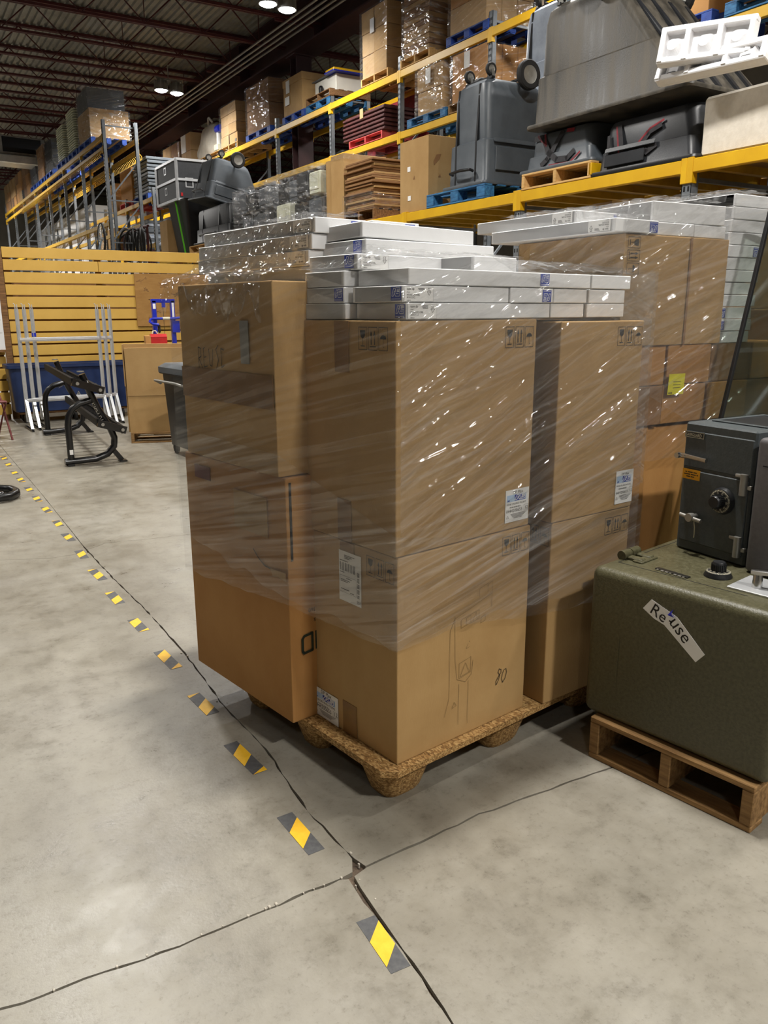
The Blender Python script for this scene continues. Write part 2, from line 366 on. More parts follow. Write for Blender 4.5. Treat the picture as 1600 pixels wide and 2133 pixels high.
def glass(name, tint, k=.06):
    m, t, P, N, L = nt(name); T = N.new('ShaderNodeBsdfTransparent'); T.inputs[0].default_value = tint
    G = N.new('ShaderNodeBsdfGlossy'); G.inputs['Roughness'].default_value = .03
    lw = N.new('ShaderNodeLayerWeight'); lw.inputs['Blend'].default_value = .3
    a = N.new('ShaderNodeMath'); a.operation = 'MULTIPLY_ADD'; a.inputs[1].default_value = .6; a.inputs[2].default_value = k; L.new(lw.outputs['Fresnel'], a.inputs[0])
    mx = N.new('ShaderNodeMixShader'); L.new(a.outputs[0], mx.inputs[0]); L.new(T.outputs[0], mx.inputs[1]); L.new(G.outputs[0], mx.inputs[2]); L.new(mx.outputs[0], N['Material Output'].inputs['Surface'])
    return m
M['glass'] = glass('sheet_glass', (.82,.88,.84,1))
def glow(name, col, k):
    m, t, P, N, L = nt(name); P.inputs['Base Color'].default_value = (.9,.9,.9,1); P.inputs['Emission Color'].default_value = col; P.inputs['Emission Strength'].default_value = k; return m
M['lens'] = glow('lit_lamp_lens', (.93,.95,1,1), 60)
# ================================================================ THE HALL
def struct(o): o['kind'] = 'structure'; return o
# floor: dusty bed below, slabs with ragged saw-cut joints on top
fb = MB(); fb.box(-9, 18, -9, 46, -.16, -.014); floor = struct(fb.build('floor', M['joint']))
def ragged(pts, step, amp, rr):
    out = []
    for (x0,y0),(x1,y1) in zip(pts, pts[1:]):
        n = max(1, int(math.hypot(x1-x0, y1-y0)/step))
        for i in range(n):
            t = i/n; out.append((x0+(x1-x0)*t+rr.uniform(-amp,amp), y0+(y1-y0)*t+rr.uniform(-amp,amp)))
    return out + [pts[-1]]
rr = random.Random(3)
JB = [(.962,1.728),(.945,2.05),(.978,2.465),(.962,2.86),(.985,3.45),(.980,4.15),(.955,4.68),(.938,5.44)]
JB2 = [(.938,5.45),(.945,6.2),(.955,7.5),(.95,9.5),(.96,14),(.96,46)]
JL = [(.86,-9),(.868,0),(.880,1.169),(.905,1.50),(.917,1.708)]
ja = ragged([(-9,1.745),(-1.2,1.745),(.015,1.736),(.426,1.711),(.927,1.718),(1.406,1.750),(2.02,1.724),(4,1.72),(18,1.72)], .045, .0035, rr)
def joint(pts, wd, rr, amp=.0035):
    l = ragged(pts, .045, amp, rr); r = ragged(pts, .045, amp, rr)
    return [(x-wd/2, y) for x, y in l], [(x+wd/2, y) for x, y in r]
def slab(poly):
    m = MB(); m.prism(poly, -.1, 0); return m.build('slab', M['concrete'], floor)
jlL, jlR = joint(JL, .008, rr, .003); jbL, jbR = joint(JB, .006, rr, .004); j2L, j2R = joint(JB2, .004, rr, .0015)
aS = [(x, y-.0035+rr.uniform(-.002,.0015)) for x, y in ja]; aN = [(x, y+.0035+rr.uniform(-.0015,.002)) for x, y in ja]
def cutA(side, x0, x1): return [p for p in side if x0 < p[0] < x1]
# wide chipped trench at the top of the near joint
jlL = [(x-(.010 if y > 1.45 else 0)*max(0,1-abs(y-1.6)/.16), y) for x, y in jlL]
slab([(-9,-9)] + [(jlL[0][0],-9)] + jlL[1:-1] + [(jlL[-1][0]-.004, 1.704)] + cutA(aS,-9,.90)[::-1] + [(-9,1.739)])
slab([(jlR[0][0],-9),(18,-9),(18,1.714)] + cutA(aS,.93,18)[::-1] + [(jlR[-1][0]+.004,1.706)] + jlR[1:-1][::-1])
cr1 = ragged([(-9,5.6),(.42,5.48),(.70,5.36),(.93,5.36)], .06, .006, rr); cr2 = ragged([(.945,5.44),(1.08,5.52),(1.67,5.44),(4,5.5),(18,5.5)], .06, .006, rr)
slab([(-9,1.751)] + cutA(aN,-9,.95) + [p for p in jbL[1:] if p[1] < 5.35] + [(x, y-.002) for x, y in cr1][::-1])
slab([p for p in cutA(aN,.97,18)] + [(18,1.726),(18,5.498)] + [(x, y-.002) for x, y in cr2][::-1][1:] + [p for p in jbR[1:] if p[1] < 5.43][::-1])
slab([(x, y+.002) for x, y in cr1] + [(.935,5.42)] + j2L[1:] + [(-9,46)])
slab([(x, y+.002) for x, y in cr2][0:] + [(18,46)] + j2R[2:][::-1])
gm = MB()
for i in range(26):       # grit and bits lying in the joints
    t = rr.random()
    if t < .55: x = rr.uniform(-.1, .9); y = 1.737-.018*max(0,min(1,x/.45))
    elif t < .8: q = rr.choice(JL[2:]); x, y = q[0]+rr.uniform(-.01,.02), q[1]-rr.uniform(0,.2)
    else: q = rr.choice(JB[:5]); x, y = q[0]+rr.uniform(-.02,.02), q[1]+rr.uniform(-.1,.1)
    s = rr.uniform(.0015,.004); gm.box(x-s, x+s, y-s*1.4, y+s*1.4, -.012, s*1.0, s*.4)
gm.build('joint_grit', M['bag'], floor, stuff=True)
# ceiling: ribbed steel deck, joists, girder, column
cm = MB(); X = -9.0; z0 = 7.76
prof = []
while X < 18:
    prof += [(X, z0), (X+.075, z0), (X+.095, z0+.04), (X+.13, z0+.04)]; X += .15
vs = [(x, y, z) for y in (-9, 46) for x, z in prof]; n = len(prof)
cm.add(vs, [(i, i+1, n+i+1, n+i) for i in range(n-1)]); ceiling = struct(cm.build('ceiling', M['deck_metal']))
def joist_mesh(L):
    c = MB(); w_ = MB()
    for s in (-.035, .035): c.box(0, L, s-.022, s+.022, .60, .655); c.box(0, L, s-.022, s+.022, 0, .045)
    k = int(L/1.15); d = L/k
    for i in range(k):
        a = i*d; w_.tube([(a, 0, .61), (a+d/2, 0, .03), (a+d, 0, .61)], .016, 5)
        if i % 2: w_.tube([(a+d/2, 0, .03), (a+d/2, 0, .61)], .010, 4)
    return c.mesh('joist', M['maroon']), w_.mesh('web', M['maroon'])
jA = joist_mesh(17.1); jB = joist_mesh(9.3)
for k in range(-8, 16):
    y = 17.75+1.72*k
    for (cm_, wm), x in ((jA, -8.9), (jB, 8.45)):
        j = piece('roof_joist', cm_, ceiling, (x, y, 7.09)); piece('web', wm, j)['kind'] = 'stuff'
g = MB(); g.box(8.0, 8.6, -9, 46, 6.83, 6.865); g.box(8.0, 8.6, -9, 46, 7.68, 7.715); g.box(8.28, 8.32, -9, 46, 6.86, 7.69)
for y in range(-8, 46, 4): g.box(8.02, 8.58, y-.01, y+.01, 6.86, 7.69)
g.build('roof_girder', M['girder'], ceiling)
g = MB()
for y in range(-7, 40, 12):
    y += .2; g.box(8.12, 8.48, y-.16, y-.14, 0, 6.83); g.box(8.12, 8.48, y+.14, y+.16, 0, 6.83); g.box(8.29, 8.31, y-.14, y+.14, 0, 6.83); g.box(8.05, 8.55, y-.22, y+.22, 6.80, 6.83)
    g.build('steel_column', M['girder'], ceiling); g = MB()
for i, (xo, zo) in enumerate(((7.42, 7.0), (7.55, 6.985), (7.70, 6.99), (7.82, 6.975))):
    c = MB(); c.tube([(xo-.0, -9, zo), (xo-.1, 46, zo)], .022, 6); c.build('conduit', M['conduit'], ceiling, smooth=40)
c = MB()
for k in range(-2, 9): c.box(7.2, 8.1, 4+4*k, 4.05+4*k, 7.03, 7.07)
c.build('conduit_hanger', M['maroon'], ceiling)
for nm, bx in (('wall_back', (-9,18,46,46.2)), ('wall_left', (-9.2,-9,-9,46)), ('wall_right', (18,18.2,-9,46)), ('wall_front', (-9,18,-9.2,-9))):
    q = MB(); q.box(*bx, 0, 7.9); struct(q.build(nm, M['hall_wall']))
# ---------------------------------------------------------------- lamps
hm = MB()
hm.lathe([(.03,.24),(.10,.22),(.155,.12),(.165,0)], 18)
for a in range(12):
    hm.M = Matrix.Rotation(a*math.pi/6, 4, 'Z'); hm.box(.10,.16,-.006,.006,.06,.21)
hm.M = Matrix(); housing = hm.mesh('housing', M['dull_metal'], 40)
lm = MB(); lm.lathe([(.001,-.045),(.07,-.038),(.12,-.018),(.145,0)], 18); lens = lm.mesh('lens', M['lens'], 60)
bm = MB(); bm.box(-.34,.34,-.03,.03,.24,.28,.006); bm.tube([(0,0,.28),(0,0,.58)], .012, 6); hanger = bm.mesh('hanger', M['dull_metal'])
for i, (x, y, p) in enumerate(LAMPS):
    vis = (x, y) in ((6.35, 14.0), (6.35, 20.3))
    lab = {14.0: 'lit twin-head roof lamp at the top edge, nearer of the two seen', 20.3: 'lit twin-head roof lamp glaring under the joists above the left racks'}[y] if vis and x > 6 else 'twin-head roof lamp outside the photo, %s, %s from the camera end' % ({6.35: 'row over the racks', 10.8: 'row beyond the tall rack', -2.9: 'row over the open floor'}.get(x, 'row over the stacked cartons with two lamps added at its far end'), ['first','second','third','fourth','fifth','sixth','seventh','eighth'][sorted(q_[1] for q_ in LAMPS if (q_[0] == x) or (0 < x < 3 and 0 < q_[0] < 3)).index(y)])
    t = thing('roof_lamp', lab, 'lamp', (x, y, LAMP_Z), R(12), 'roof lamps')
    for s in (-.2, .2):
        h = piece('lamp_head', housing, t, (s, 0, 0)); piece('lens', lens, h)
    piece('hanger', hanger, t)
    ld = bpy.data.lights.new('lamp_light', 'AREA'); ld.shape = 'RECTANGLE'; ld.size = .62; ld.size_y = .3; ld.energy = p; ld.color = (1.0, .965, .905); ld.spread = R(165)
    lo = bpy.data.objects.new('lamp_light', ld); COL.objects.link(lo); lo.parent = t; lo.location = (0, 0, -.06)
# unit heater and bright door lamp far back
t = thing('unit_heater', 'metal unit heater slung under the far roof joists', 'heater', (4.4, 30.5, 6.2), R(8))
q = MB(); q.box(-.75,.75,-.35,.35,.28,.85,.02); q.build('heater_body', M['dull_metal'], t)
q = MB(); q.box(-.9,.9,-.45,.45,0,.27,.03); q.build('shroud', M['alu'], t)
q = MB(); q.box(-.6,.6,-.37,-.34,.35,.8); q.build('louvre', M['black'], t)
q = MB(); q.tube([(-.6,0,.85),(-.6,0,1.1)], .015, 5); q.build('rod', M['dull_metal'], t); q = MB(); q.tube([(.6,0,.85),(.6,0,1.1)], .015, 5); q.build('rod', M['dull_metal'], t)
# ================================================================ FLOOR TAPE
ty = [1.453,1.962,2.452,2.92,3.42,3.91,4.38,4.85,5.34,5.82,6.26,6.76,7.22,7.67,8.15,8.56,9.06,9.52]
tx = [.866,.877,.891,.895,.897,.89,.883,.888,.89,.893,.898,.895,.89,.887,.882,.876,.88,.888]
nth = 'nearest second third fourth fifth sixth seventh eighth ninth tenth eleventh twelfth thirteenth fourteenth fifteenth sixteenth seventeenth eighteenth'.split()
for i in range(18):
    t = thing('floor_tape', ('nearest' if i == 0 else nth[i]+' nearest') + ' strip of worn yellow and black hazard tape along the floor joint', 'tape', (tx[i], ty[i], .0004), R([-3,2,5,4,4,3,2,4,0,3,1,2,0,2,1,2,1,0][i]), 'hazard tape strips on the floor')
    L = .19 + .012*((i*7) % 5); h = L/2; w_ = .027
    q = MB(); q.box(-w_, w_, -h, h, 0, .0006); q.build('tape_strip', M['tape_black'], t)
    q = MB(); o = [0,.0,.02,-.035,.045,.045,-.04,-.02,.0,.0,-.03,.04,.02,-.02,.03,0,.02,-.03][i]
    def cl(y): return max(-h, min(h, y))
    for c in (o, o-.185, o+.185):
        a, b = c-.045, c+.045
        pts = [(-w_, cl(a-.028)), (w_, cl(a+.028)), (w_, cl(b+.028)), (-w_, cl(b-.028))]
        if abs(pts[0][1]-pts[3][1])+abs(pts[1][1]-pts[2][1]) > .012: q.poly(pts, .0011)
    q.build('yellow_stripe', M['tape_yellow'], t)
# ================================================================ CARTON KIT
def skin_box(m, sx, sy, sz, seed, n=7, bow=.002, c=.004):
    """carton body: walls slightly bowed and dented, crisp folded edges"""
    r = random.Random(seed); ph = [r.uniform(0, 6.28) for _ in range(12)]
    for ax in range(3):
        dims = (sx, sy, sz); u, v = [(1,2),(2,0),(0,1)][ax]
        for sgn in (0, 1):
            vs, fs = [], []
            for i in range(n+1):
                for j in range(n+1):
                    p = [0,0,0]; a, b = i/n, j/n
                    p[u] = c + (dims[u]-2*c)*a; p[v] = c + (dims[v]-2*c)*b
                    d = math.sin(math.pi*a)*math.sin(math.pi*b)
                    d = bow*d*(1+.5*math.sin(5*a+ph[ax*2+sgn])*math.cos(4*b+ph[6+ax])) + .0008*math.sin(17*a+ph[ax])*math.sin(13*b+ph[3+ax])*d*3
                    p[ax] = dims[ax]*sgn + (d if sgn else -d)*(1 if ax < 2 else -.3); vs.append(p)
            for i in range(n):
                for j in range(n):
                    q = (i*(n+1)+j, (i+1)*(n+1)+j, (i+1)*(n+1)+j+1, i*(n+1)+j+1); fs.append(q if sgn else q[::-1])
            m.add(vs, fs)
    e = c
    for (a0, a1) in ((0,0),(0,1),(1,0),(1,1)):      # rounded folds along the twelve edges
        X, Y, Z = (0, sx), (0, sy), (0, sz); s0, s1 = 1-2*a0, 1-2*a1
        m.add([(X[a0]+s0*e*k, Y[a1]+s1*e*l, z) for z in (e, sz-e) for k, l in ((0,1),(.25,.25),(1,0))], [(0,1,4,3),(1,2,5,4)])
        m.add([(X[a0]+s0*e*k, y, Z[a1]+s1*e*l) for y in (e, sy-e) for k, l in ((0,1),(.25,.25),(1,0))], [(0,1,4,3),(1,2,5,4)])
        m.add([(x, Y[a0]+s0*e*k, Z[a1]+s1*e*l) for x in (e, sx-e) for k, l in ((0,1),(.25,.25),(1,0))], [(0,1,4,3),(1,2,5,4)])
    for i in (0,1):
        for j in (0,1):
            for k in (0,1):
                x, y, z = i*sx, j*sy, k*sz; a, b, d = (1-2*i)*e, (1-2*j)*e, (1-2*k)*e
                m.add([(x+a,y+b,z),(x+a,y,z+d),(x,y+b,z+d),(x+a*.3,y+b*.3,z+d*.3)], [(0,1,3),(1,2,3),(2,0,3)])
    return m
def marks(P, t=.0024, w_=.041, h=.066, gap=.006):
    """fragile glass, this way up, keep dry"""
    for k in range(3):
        o = k*(w_+gap); P.frame(o, 0, o+w_, h, t*.7)
        cx = o+w_/2
        if k == 0:
            P.poly([(cx-.0125,h*.86),(cx+.0125,h*.86),(cx+.010,h*.60),(cx+.003,h*.50),(cx-.003,h*.50),(cx-.010,h*.60)])
            P.rect(cx-.0009,h*.20,cx+.0009,h*.52); P.rect(cx-.010,h*.15,cx+.010,h*.19)
        elif k == 1:
            for s in (-.0075,.0075):
                P.poly([(cx+s-.005,h*.64),(cx+s+.005,h*.64),(cx+s,h*.88)]); P.poly([(cx+s-.0022,h*.24),(cx+s+.0022,h*.24),(cx+s+.0012,h*.65),(cx+s-.0012,h*.65)])
            P.rect(cx-.014,h*.14,cx+.014,h*.18)
        else:
            P.poly([(cx+.0135*math.cos(a*math.pi/8), h*.50+.0115*math.sin(a*math.pi/8)) for a in range(9)])
            P.rect(cx-.0007,h*.18,cx+.0007,h*.52); P.stroke([(cx,h*.18),(cx+.002,h*.14),(cx+.005,h*.17)], .0014)
            for q in range(10): P.stroke([(cx-.013+.0028*q, h*.93-.006*(q%3)), (cx-.0115+.0028*q, h*.90-.006*(q%3))], .0009)
    return P
def logo(P, x, y, w_, h):
    """the maker's white outline mark: an A running into a squared S"""
    s = lambda *p: [(x+a*w_, y+b*h) for a, b in p]
    t = .045*w_
    P.stroke(s((.05,.22),(.22,.22),(.34,.48),(.46,.22),(.62,.22)), t); P.stroke(s((.05,.22),(.24,.86),(.40,.86),(.50,.56)), t)
    P.stroke(s((.30,.55),(.36,.66),(.42,.55)), t)
    P.stroke(s((.50,.56),(.50,.90),(.95,.90),(.95,.70),(.68,.70)), t); P.stroke(s((.62,.22),(.92,.22),(.92,.58),(.66,.58),(.66,.78),(.95,.78)), t); P.stroke(s((.52,.42),(.80,.42)), t)
def product_label(parent, F, w_=.118, h=.115):
    p = MB(); p.M = F; p.prism([(0,0),(w_,0),(w_,h),(0,h)], 0, .0006); pl = p.build('product_label', M['paper'], parent)
    q = MB(); q.M = F @ Matrix.Translation((0,0,.0012)); k = w_/.118
    q.text('DP Max', .036*k, h*.86, .0155*k)
    q.text('MX40 SP2-SNG 9X24X2', .006*k, h*.525, .0098*k, sx=.98); q.text('0444200655', .004*k, h*.30, .0165*k, sx=1.0); q.text('12', .098*k, h*.32, .0165*k)
    for i in range(26):
        if i % 5 != 3: q.rect((.022+.0021*i)*k, h*.435, (.022+.0021*i+.0011)*k, h*.475)
    for i in range(5): q.rect((.026+.004*i)*k, h*(.235-.033*i), (.108-.006*i)*k, h*(.248-.033*i))
    q.frame(.094*k, h*.28, .116*k, h*.47, .0006); q.stroke([(.006*k,h*.13),(.012*k,h*.22),(.018*k,h*.13),(.006*k,h*.13)], .0008)
    q.m = 1; q.rect(.006*k, h*.63, .104*k, h*.84, -.0003); q.m = 2; q.rect(.045*k, h*.64, .100*k, h*.83, 0); q.rect(.010*k, h*.655, .020*k, h*.69, 0)
    q.m = 3; q.M = q.M @ Matrix.Translation((0,0,.0003)); logo(q, .042*k, h*.62, .060*k, h*.23)
    q.build('print', [M['ink'], M['blue_pale'], M['blue_print'], M['white_print']], pl); return pl
# ================================================================ MAIN PALLET AND CARTONS
PA = R(8.5)
t = thing('pressed_wood_pallet', 'pressed chip pallet with tapered cup feet under the wrapped cartons', 'pallet', (1.160, 1.905, 0), PA)
q = MB(); q.prism([(.04,0),(1.16,0),(1.2,.04),(1.2,.96),(1.16,1.0),(.04,1.0),(0,.96),(0,.04)], .108, .1295)
q.build('deck', M['osb'], t)
fm = MB(); rings = []
for z, hx, hy in ((.0,.072,.058),(.012,.080,.066),(.110,.110,.098)):
    rings.append([(hx*(abs(math.cos(a))**.6)*(1 if math.cos(a) > 0 else -1), hy*(abs(math.sin(a))**.6)*(1 if math.sin(a) > 0 else -1), z) for a in [2*math.pi*i/20 for i in range(20)]])
fm.loft(rings); foot = fm.mesh('foot', M['osb'], 50)
for x in (.118,.60,1.08):
    for y in (.108,.5,.89): piece('foot', foot, t, (x, y, 0))

def carton(label, loc, rz, sx, sy, sz, mat='kraft', seed=1, group='kraft cartons on the main pallet', n=7, bow=.002, name='cardboard_box'):
    t = thing(name, label, 'box', loc, rz, group)
    b = skin_box(MB(), sx, sy, sz, seed, n, bow).build('carton_body', M[mat], t, smooth=40)
    return t
def lface(v, z, w_=0): return face((0, v, z), (0,-1,0), (0,0,1))     # left wall, seen from outside, origin at (0, v, z)
def fface(u, z): return face((u, 0, z), (1,0,0), (0,0,1))
def strip(parent, F, x0, y0, x1, y1, name='tape_strip', mat='tape'):
    q = MB(); q.M = F; q.prism([(x0,y0),(x1,y0),(x1,y1),(x0,y1)], -.0006, .0008); return q.build(name, M[mat], parent)
def mk(parent, F, mat='ink', **k):
    q = MB(); q.M = F; marks(q, **k); return q.build('handling_marks', M[mat], parent)
A0 = Vector((1.218, 1.947, .13)); ax, ay = Vector((math.cos(PA), math.sin(PA), 0)), Vector((-math.sin(PA), math.cos(PA), 0))
BW = 4.2*.001
a1 = carton('lower kraft carton at the front corner of the wrapped pallet, marked 80', A0, PA, .61, .468, .694, seed=11)
FF = fface; LO = .003
mk(a1, face((.466,-LO*.35,.610),(1,0,0),(0,0,1))); mk(a1, face((-LO*.3,.148,.608),(0,-1,0),(0,0,1)))
product_label(a1, face((-LO*.4,.461,-.002+.004),(0,-1,0),(0,0,1)), .148, .108)
strip(a1, face((-LO*.35,.286,.56),(0,-1,0),(0,0,1)), 0, 0, .075, .132); strip(a1, face((-LO*.4,.285,.0),(0,-1,0),(0,0,1)), 0, .002, .078, .12)
q = MB(); q.M = face((-LO*.9,.291,.488),(0,-1,0),(0,0,1)); q.prism([(0,0),(.118,0),(.118,.172),(0,.172)], 0, .0006); sl = q.build('shipping_label', M['paper'], a1)
q = MB(); q.M = face((-LO*.9,.291,.488),(0,-1,0),(0,0,1),.0026)
for i in range(22):
    if i % 4 != 2: q.rect(.006+.0038*i, .105, .006+.0038*i+.0018, .133)
for i in range(24):
    if i % 5 != 3: q.rect(.098, .028+.0038*i, .110, .030+.0038*i)
for k, (x0, x1, y) in enumerate(((.03,.085,.158),(.03,.07,.153),(.03,.06,.148),(.006,.05,.138),(.006,.03,.098),(.04,.07,.080),(.01,.06,.072),(.01,.05,.067),(.01,.055,.040),(.06,.08,.034))): q.rect(x0, y, x1, y+.0022)
q.frame(.005,.03,.094,.088,.0007); q.text('101', .094, .008, .016); q.build('print', M['ink'], sl)
q = MB(); q.M = face((0,-LO*.55,0),(1,0,0),(0,0,1),.002)      # felt-pen number and faint pencil sketch
q.stroke([(.480,.190),(.470,.196),(.464,.184),(.474,.170),(.466,.150),(.456,.138),(.455,.152),(.466,.166),(.480,.180),(.480,.190)], .0024)
q.stroke([(.496,.186),(.487,.172),(.484,.152),(.490,.138),(.502,.150),(.509,.172),(.505,.187),(.496,.186)], .0024)
q.build('felt_pen_number', M['ink'], a1)
q = MB(); q.M = face((0,-LO*.6,0),(1,0,0),(0,0,1),.002)
for pts in ([(.205,.10),(.225,.16),(.225,.40),(.245,.44),(.30,.455),(.42,.49),(.42,.535),(.395,.52)], [(.245,.45),(.25,.30),(.26,.22),(.30,.20),(.33,.22),(.335,.27)], [(.275,.40),(.36,.415),(.36,.445),(.275,.43),(.275,.40)],
            [(.30,.405),(.30,.43),(.32,.435),(.32,.41)], [(.33,.412),(.345,.44),(.35,.415)], [(.37,.395),(.39,.40),(.39,.42),(.37,.415),(.37,.395)], [(.27,.22),(.325,.23),(.325,.285),(.27,.275),(.27,.22)], [(.275,.225),(.30,.27),(.32,.232),(.275,.225)],
            [(.30,.32),(.315,.345),(.325,.325),(.30,.32)], [(.24,.12),(.25,.14),(.26,.125),(.24,.12)], [(.27,.05),(.27,.20)], [(.315,.04),(.315,.20)], [(.36,.49),(.36,.52),(.40,.53),(.40,.50)], [(.42,.44),(.42,.535)]): q.stroke(pts, .0012)
q.build('pencil_sketch', M['pencil'], a1)
a2 = carton('upper kraft carton at the front corner of the wrapped pallet', A0 + Vector((-.004,.002,.697)), PA+R(.3), .608, .470, .694, seed=12)
mk(a2, face((.456,-.0012,.606),(1,0,0),(0,0,1))); mk(a2, face((-.0012,.168,.610),(0,-1,0),(0,0,1)))
product_label(a2, face((.482,-.0012,.025),(1,0,0),(0,0,1)), .118, .112)
strip(a2, face((-.002,.286,.54),(0,-1,0),(0,0,1)), 0, 0, .072, .153); strip(a2, face((-.002,.285,.0),(0,-1,0),(0,0,1)), 0, .002, .072, .138)
PB = R(5.5); B0 = Vector((1.897, 2.012, .13))
b1 = carton('lower kraft carton behind the olive safe on the wrapped pallet', B0, PB, .437, .60, .694, seed=13)
mk(b1, face((.292,-.001,.602),(1,0,0),(0,0,1))); mk(b1, face((-.001,.145,.608),(0,-1,0),(0,0,1)))
b2 = carton('upper kraft carton right of the front corner one on the wrapped pallet', B0 + Vector((-.004,-.002,.696)), PB-R(.5), .437, .60, .686, seed=14)
mk(b2, face((.292,-.001,.600),(1,0,0),(0,0,1))); product_label(b2, face((.335,-.0012,.02),(1,0,0),(0,0,1)), .1, .125)
PC = R(9.6); C0 = Vector((1.046, 2.366, .13))
c1 = carton('lower brown carton overhanging the left side of the pallet, corner torn', C0, PC, .50, .70, .886, 'kraft_red', seed=15, bow=.0022)
q = MB(); q.M = face((.055,-.0016,.52),(1,0,0),(0,0,1))
RT = lambda x, y: face((x,-.0022,y),(-1,0,0),(0,0,-1),.0015)
q.M = RT(.128,.415); q.text('06360', 0, 0, .021); q.M = RT(.124,.375); q.text('cts', -.004, 0, .027)
q.build('upside_down_lettering', M['ink'], c1)
q = MB(); q.M = face((0,-.0022,0),(1,0,0),(0,0,1),.0015); q.stroke([(.056,.318),(.048,.308),(.048,.262),(.054,.254),(.090,.258),(.090,.322),(.056,.318)], .010); q.stroke([(.108,.260),(.108,.324)], .011); q.build('upside_down_capitals', M['green_ink'], c1)
q = MB(); q.M = face((-.0040,0,0),(0,-1,0),(0,0,1),.001)     # torn place by the corner: lifted flap and dark slit
q.poly([(-.10,.556),(-.004,.560),(-.004,.530),(-.05,.535),(-.085,.530)], .003); q.m = 1
q.stroke([(-.21,.60),(-.18,.575),(-.14,.555),(-.10,.553)], .005); q.stroke([(-.06,.534),(-.03,.532)], .003); q.build('torn_patch', [M['kraft_pale'], M['slot']], c1)
strip(c1, face((-.0038,0,0),(0,-1,0),(0,0,1)), -.33, .66, -.11, .80, 'tape_patch', 'kraft'); strip(c1, face((-.002,0,0),(0,-1,0),(0,0,1)), -.62, .80, -.50, .85, 'red_print_patch', 'red_dark')
q = MB(); q.box(.012,.020,-.004,-.001,.60,.87); q.build('split_seam', M['slot'], c1)
c2 = carton('upper brown carton on the left of the pallet, pen word REUSE', C0 + Vector((-.018,.012,.889)), PC-R(1.2), .50, .655, .622, 'kraft', seed=16, bow=.0022)
strip(c2, face((-.0036,0,0),(0,-1,0),(0,0,1)), -.65, .22, -.006, .33, 'tape_strip'); strip(c2, face((-.0042,0,0),(0,-1,0),(0,0,1)), -.20, .36, -.145, .50, 'silver_tape_scrap', 'dull_metal')
q = MB(); q.M = face((-.0050,0,0),(0,-1,0),(0,0,1),.0016)
for pts in ([(-.505,.33),(-.505,.405),(-.485,.40),(-.485,.372),(-.504,.365),(-.475,.33)], [(-.455,.405),(-.465,.40),(-.465,.335),(-.44,.34)], [(-.465,.37),(-.445,.372)], [(-.425,.40),(-.42,.345),(-.405,.34),(-.395,.40)], [(-.355,.415),(-.372,.40),(-.355,.365),(-.372,.335)], [(-.315,.40),(-.335,.405),(-.335,.34),(-.315,.348)]): q.stroke(pts, .0035)
q.build('pen_word', M['ink'], c2)
d1 = carton('kraft carton hidden behind the front stack, lower one', Vector((1.60,2.47,.13)), R(8), .25, .50, .694, seed=17, n=3); d2 = carton('kraft carton hidden behind the front stack, upper one', Vector((1.60,2.47,.827)), R(8), .25, .50, .69, seed=18, n=3)
# ---------------------------------------------------------------- white filter cartons
def white_box(label, loc, rz, sx, sy, sz=.0475, front=None, left=None, group='white filter cartons on the main pallet', tilt=None, upside=False):
    t = thing('filter_box', label, 'box', loc, rz, group)
    if tilt: t.rotation_euler = (tilt[0], tilt[1], rz)
    q = MB(); q.box(0,sx,0,sy,.0006,sz-.0006,.0022); q.build('carton_body', M['white_board'], t)
    q = MB()
    q.box(.0,.0008,.012,sy-.012,sz*.06,sz*.94) ; q.box(sx-.0008,sx,.012,sy-.012,sz*.06,sz*.94); q.build('end_flap', M['white_board'], t)
    def lab(F, wd):
        if upside: F = F @ Matrix.Translation((wd,sz,0)) @ Matrix.Rotation(math.pi,4,'Z')
        return F
    for which, spec in (('f', front), ('l', left)):
        if not spec: continue
        wd = sx if which == 'f' else sy
        F = face((0,0,0),(1,0,0),(0,0,1),.0012) if which == 'f' else face((0,sy,0),(0,-1,0),(0,0,1),.0012)
        F = lab(F, wd)
        q = MB(); q.M = F
        for kind, x in spec:
            if kind == 'logo':
                q.m = 0; q.rect(x,.006,x+.044,.0435); q.m = 1; q.M = F @ Matrix.Translation((0,0,.0006)); logo(q, x+.003, .010, .038, .034); q.rect(x+.003,.009,x+.041,.0102); q.M = F
            else:
                q.m = 2; q.rect(x,.003,x+.112,.044); q.m = 3; q.M = F @ Matrix.Translation((0,0,.0006)); q.frame(x,.003,x+.112,.044,.0004)
                q.text('type dp', x+.010,.0345,.0095); q.text('Model:', x+.010,.0270,.0045); q.text('MX40 SP2-DBL', x+.010,.0185,.0078); q.text('8.5X32X2', x+.010,.0115,.0076); q.text('MERV 8', x+.010,.0045,.0045)
                for i in range(3): q.rect(x+.052+.003*i, .0385-.0035*i, x+.078, .0398-.0035*i)
                a = x+.096; q.stroke([(a-.004,.040),(a+.004,.040),(a+.004,.030),(a+.0075,.030),(a,.020),(a-.0075,.030),(a-.004,.030),(a-.004,.040)], .0012); q.stroke([(a,.027),(a,.036)], .001); q.M = F
        q.build('printed_label', [M['blue_print'], M['white_print'], M['paper'], M['ink']], t)
    return t
def AP(u, v, z): p = A0 + ax*u + ay*v; return Vector((p.x, p.y, z))
z1, z2, z3, z4, z5 = 1.5235, 1.5715, 1.620, 1.669, 1.718
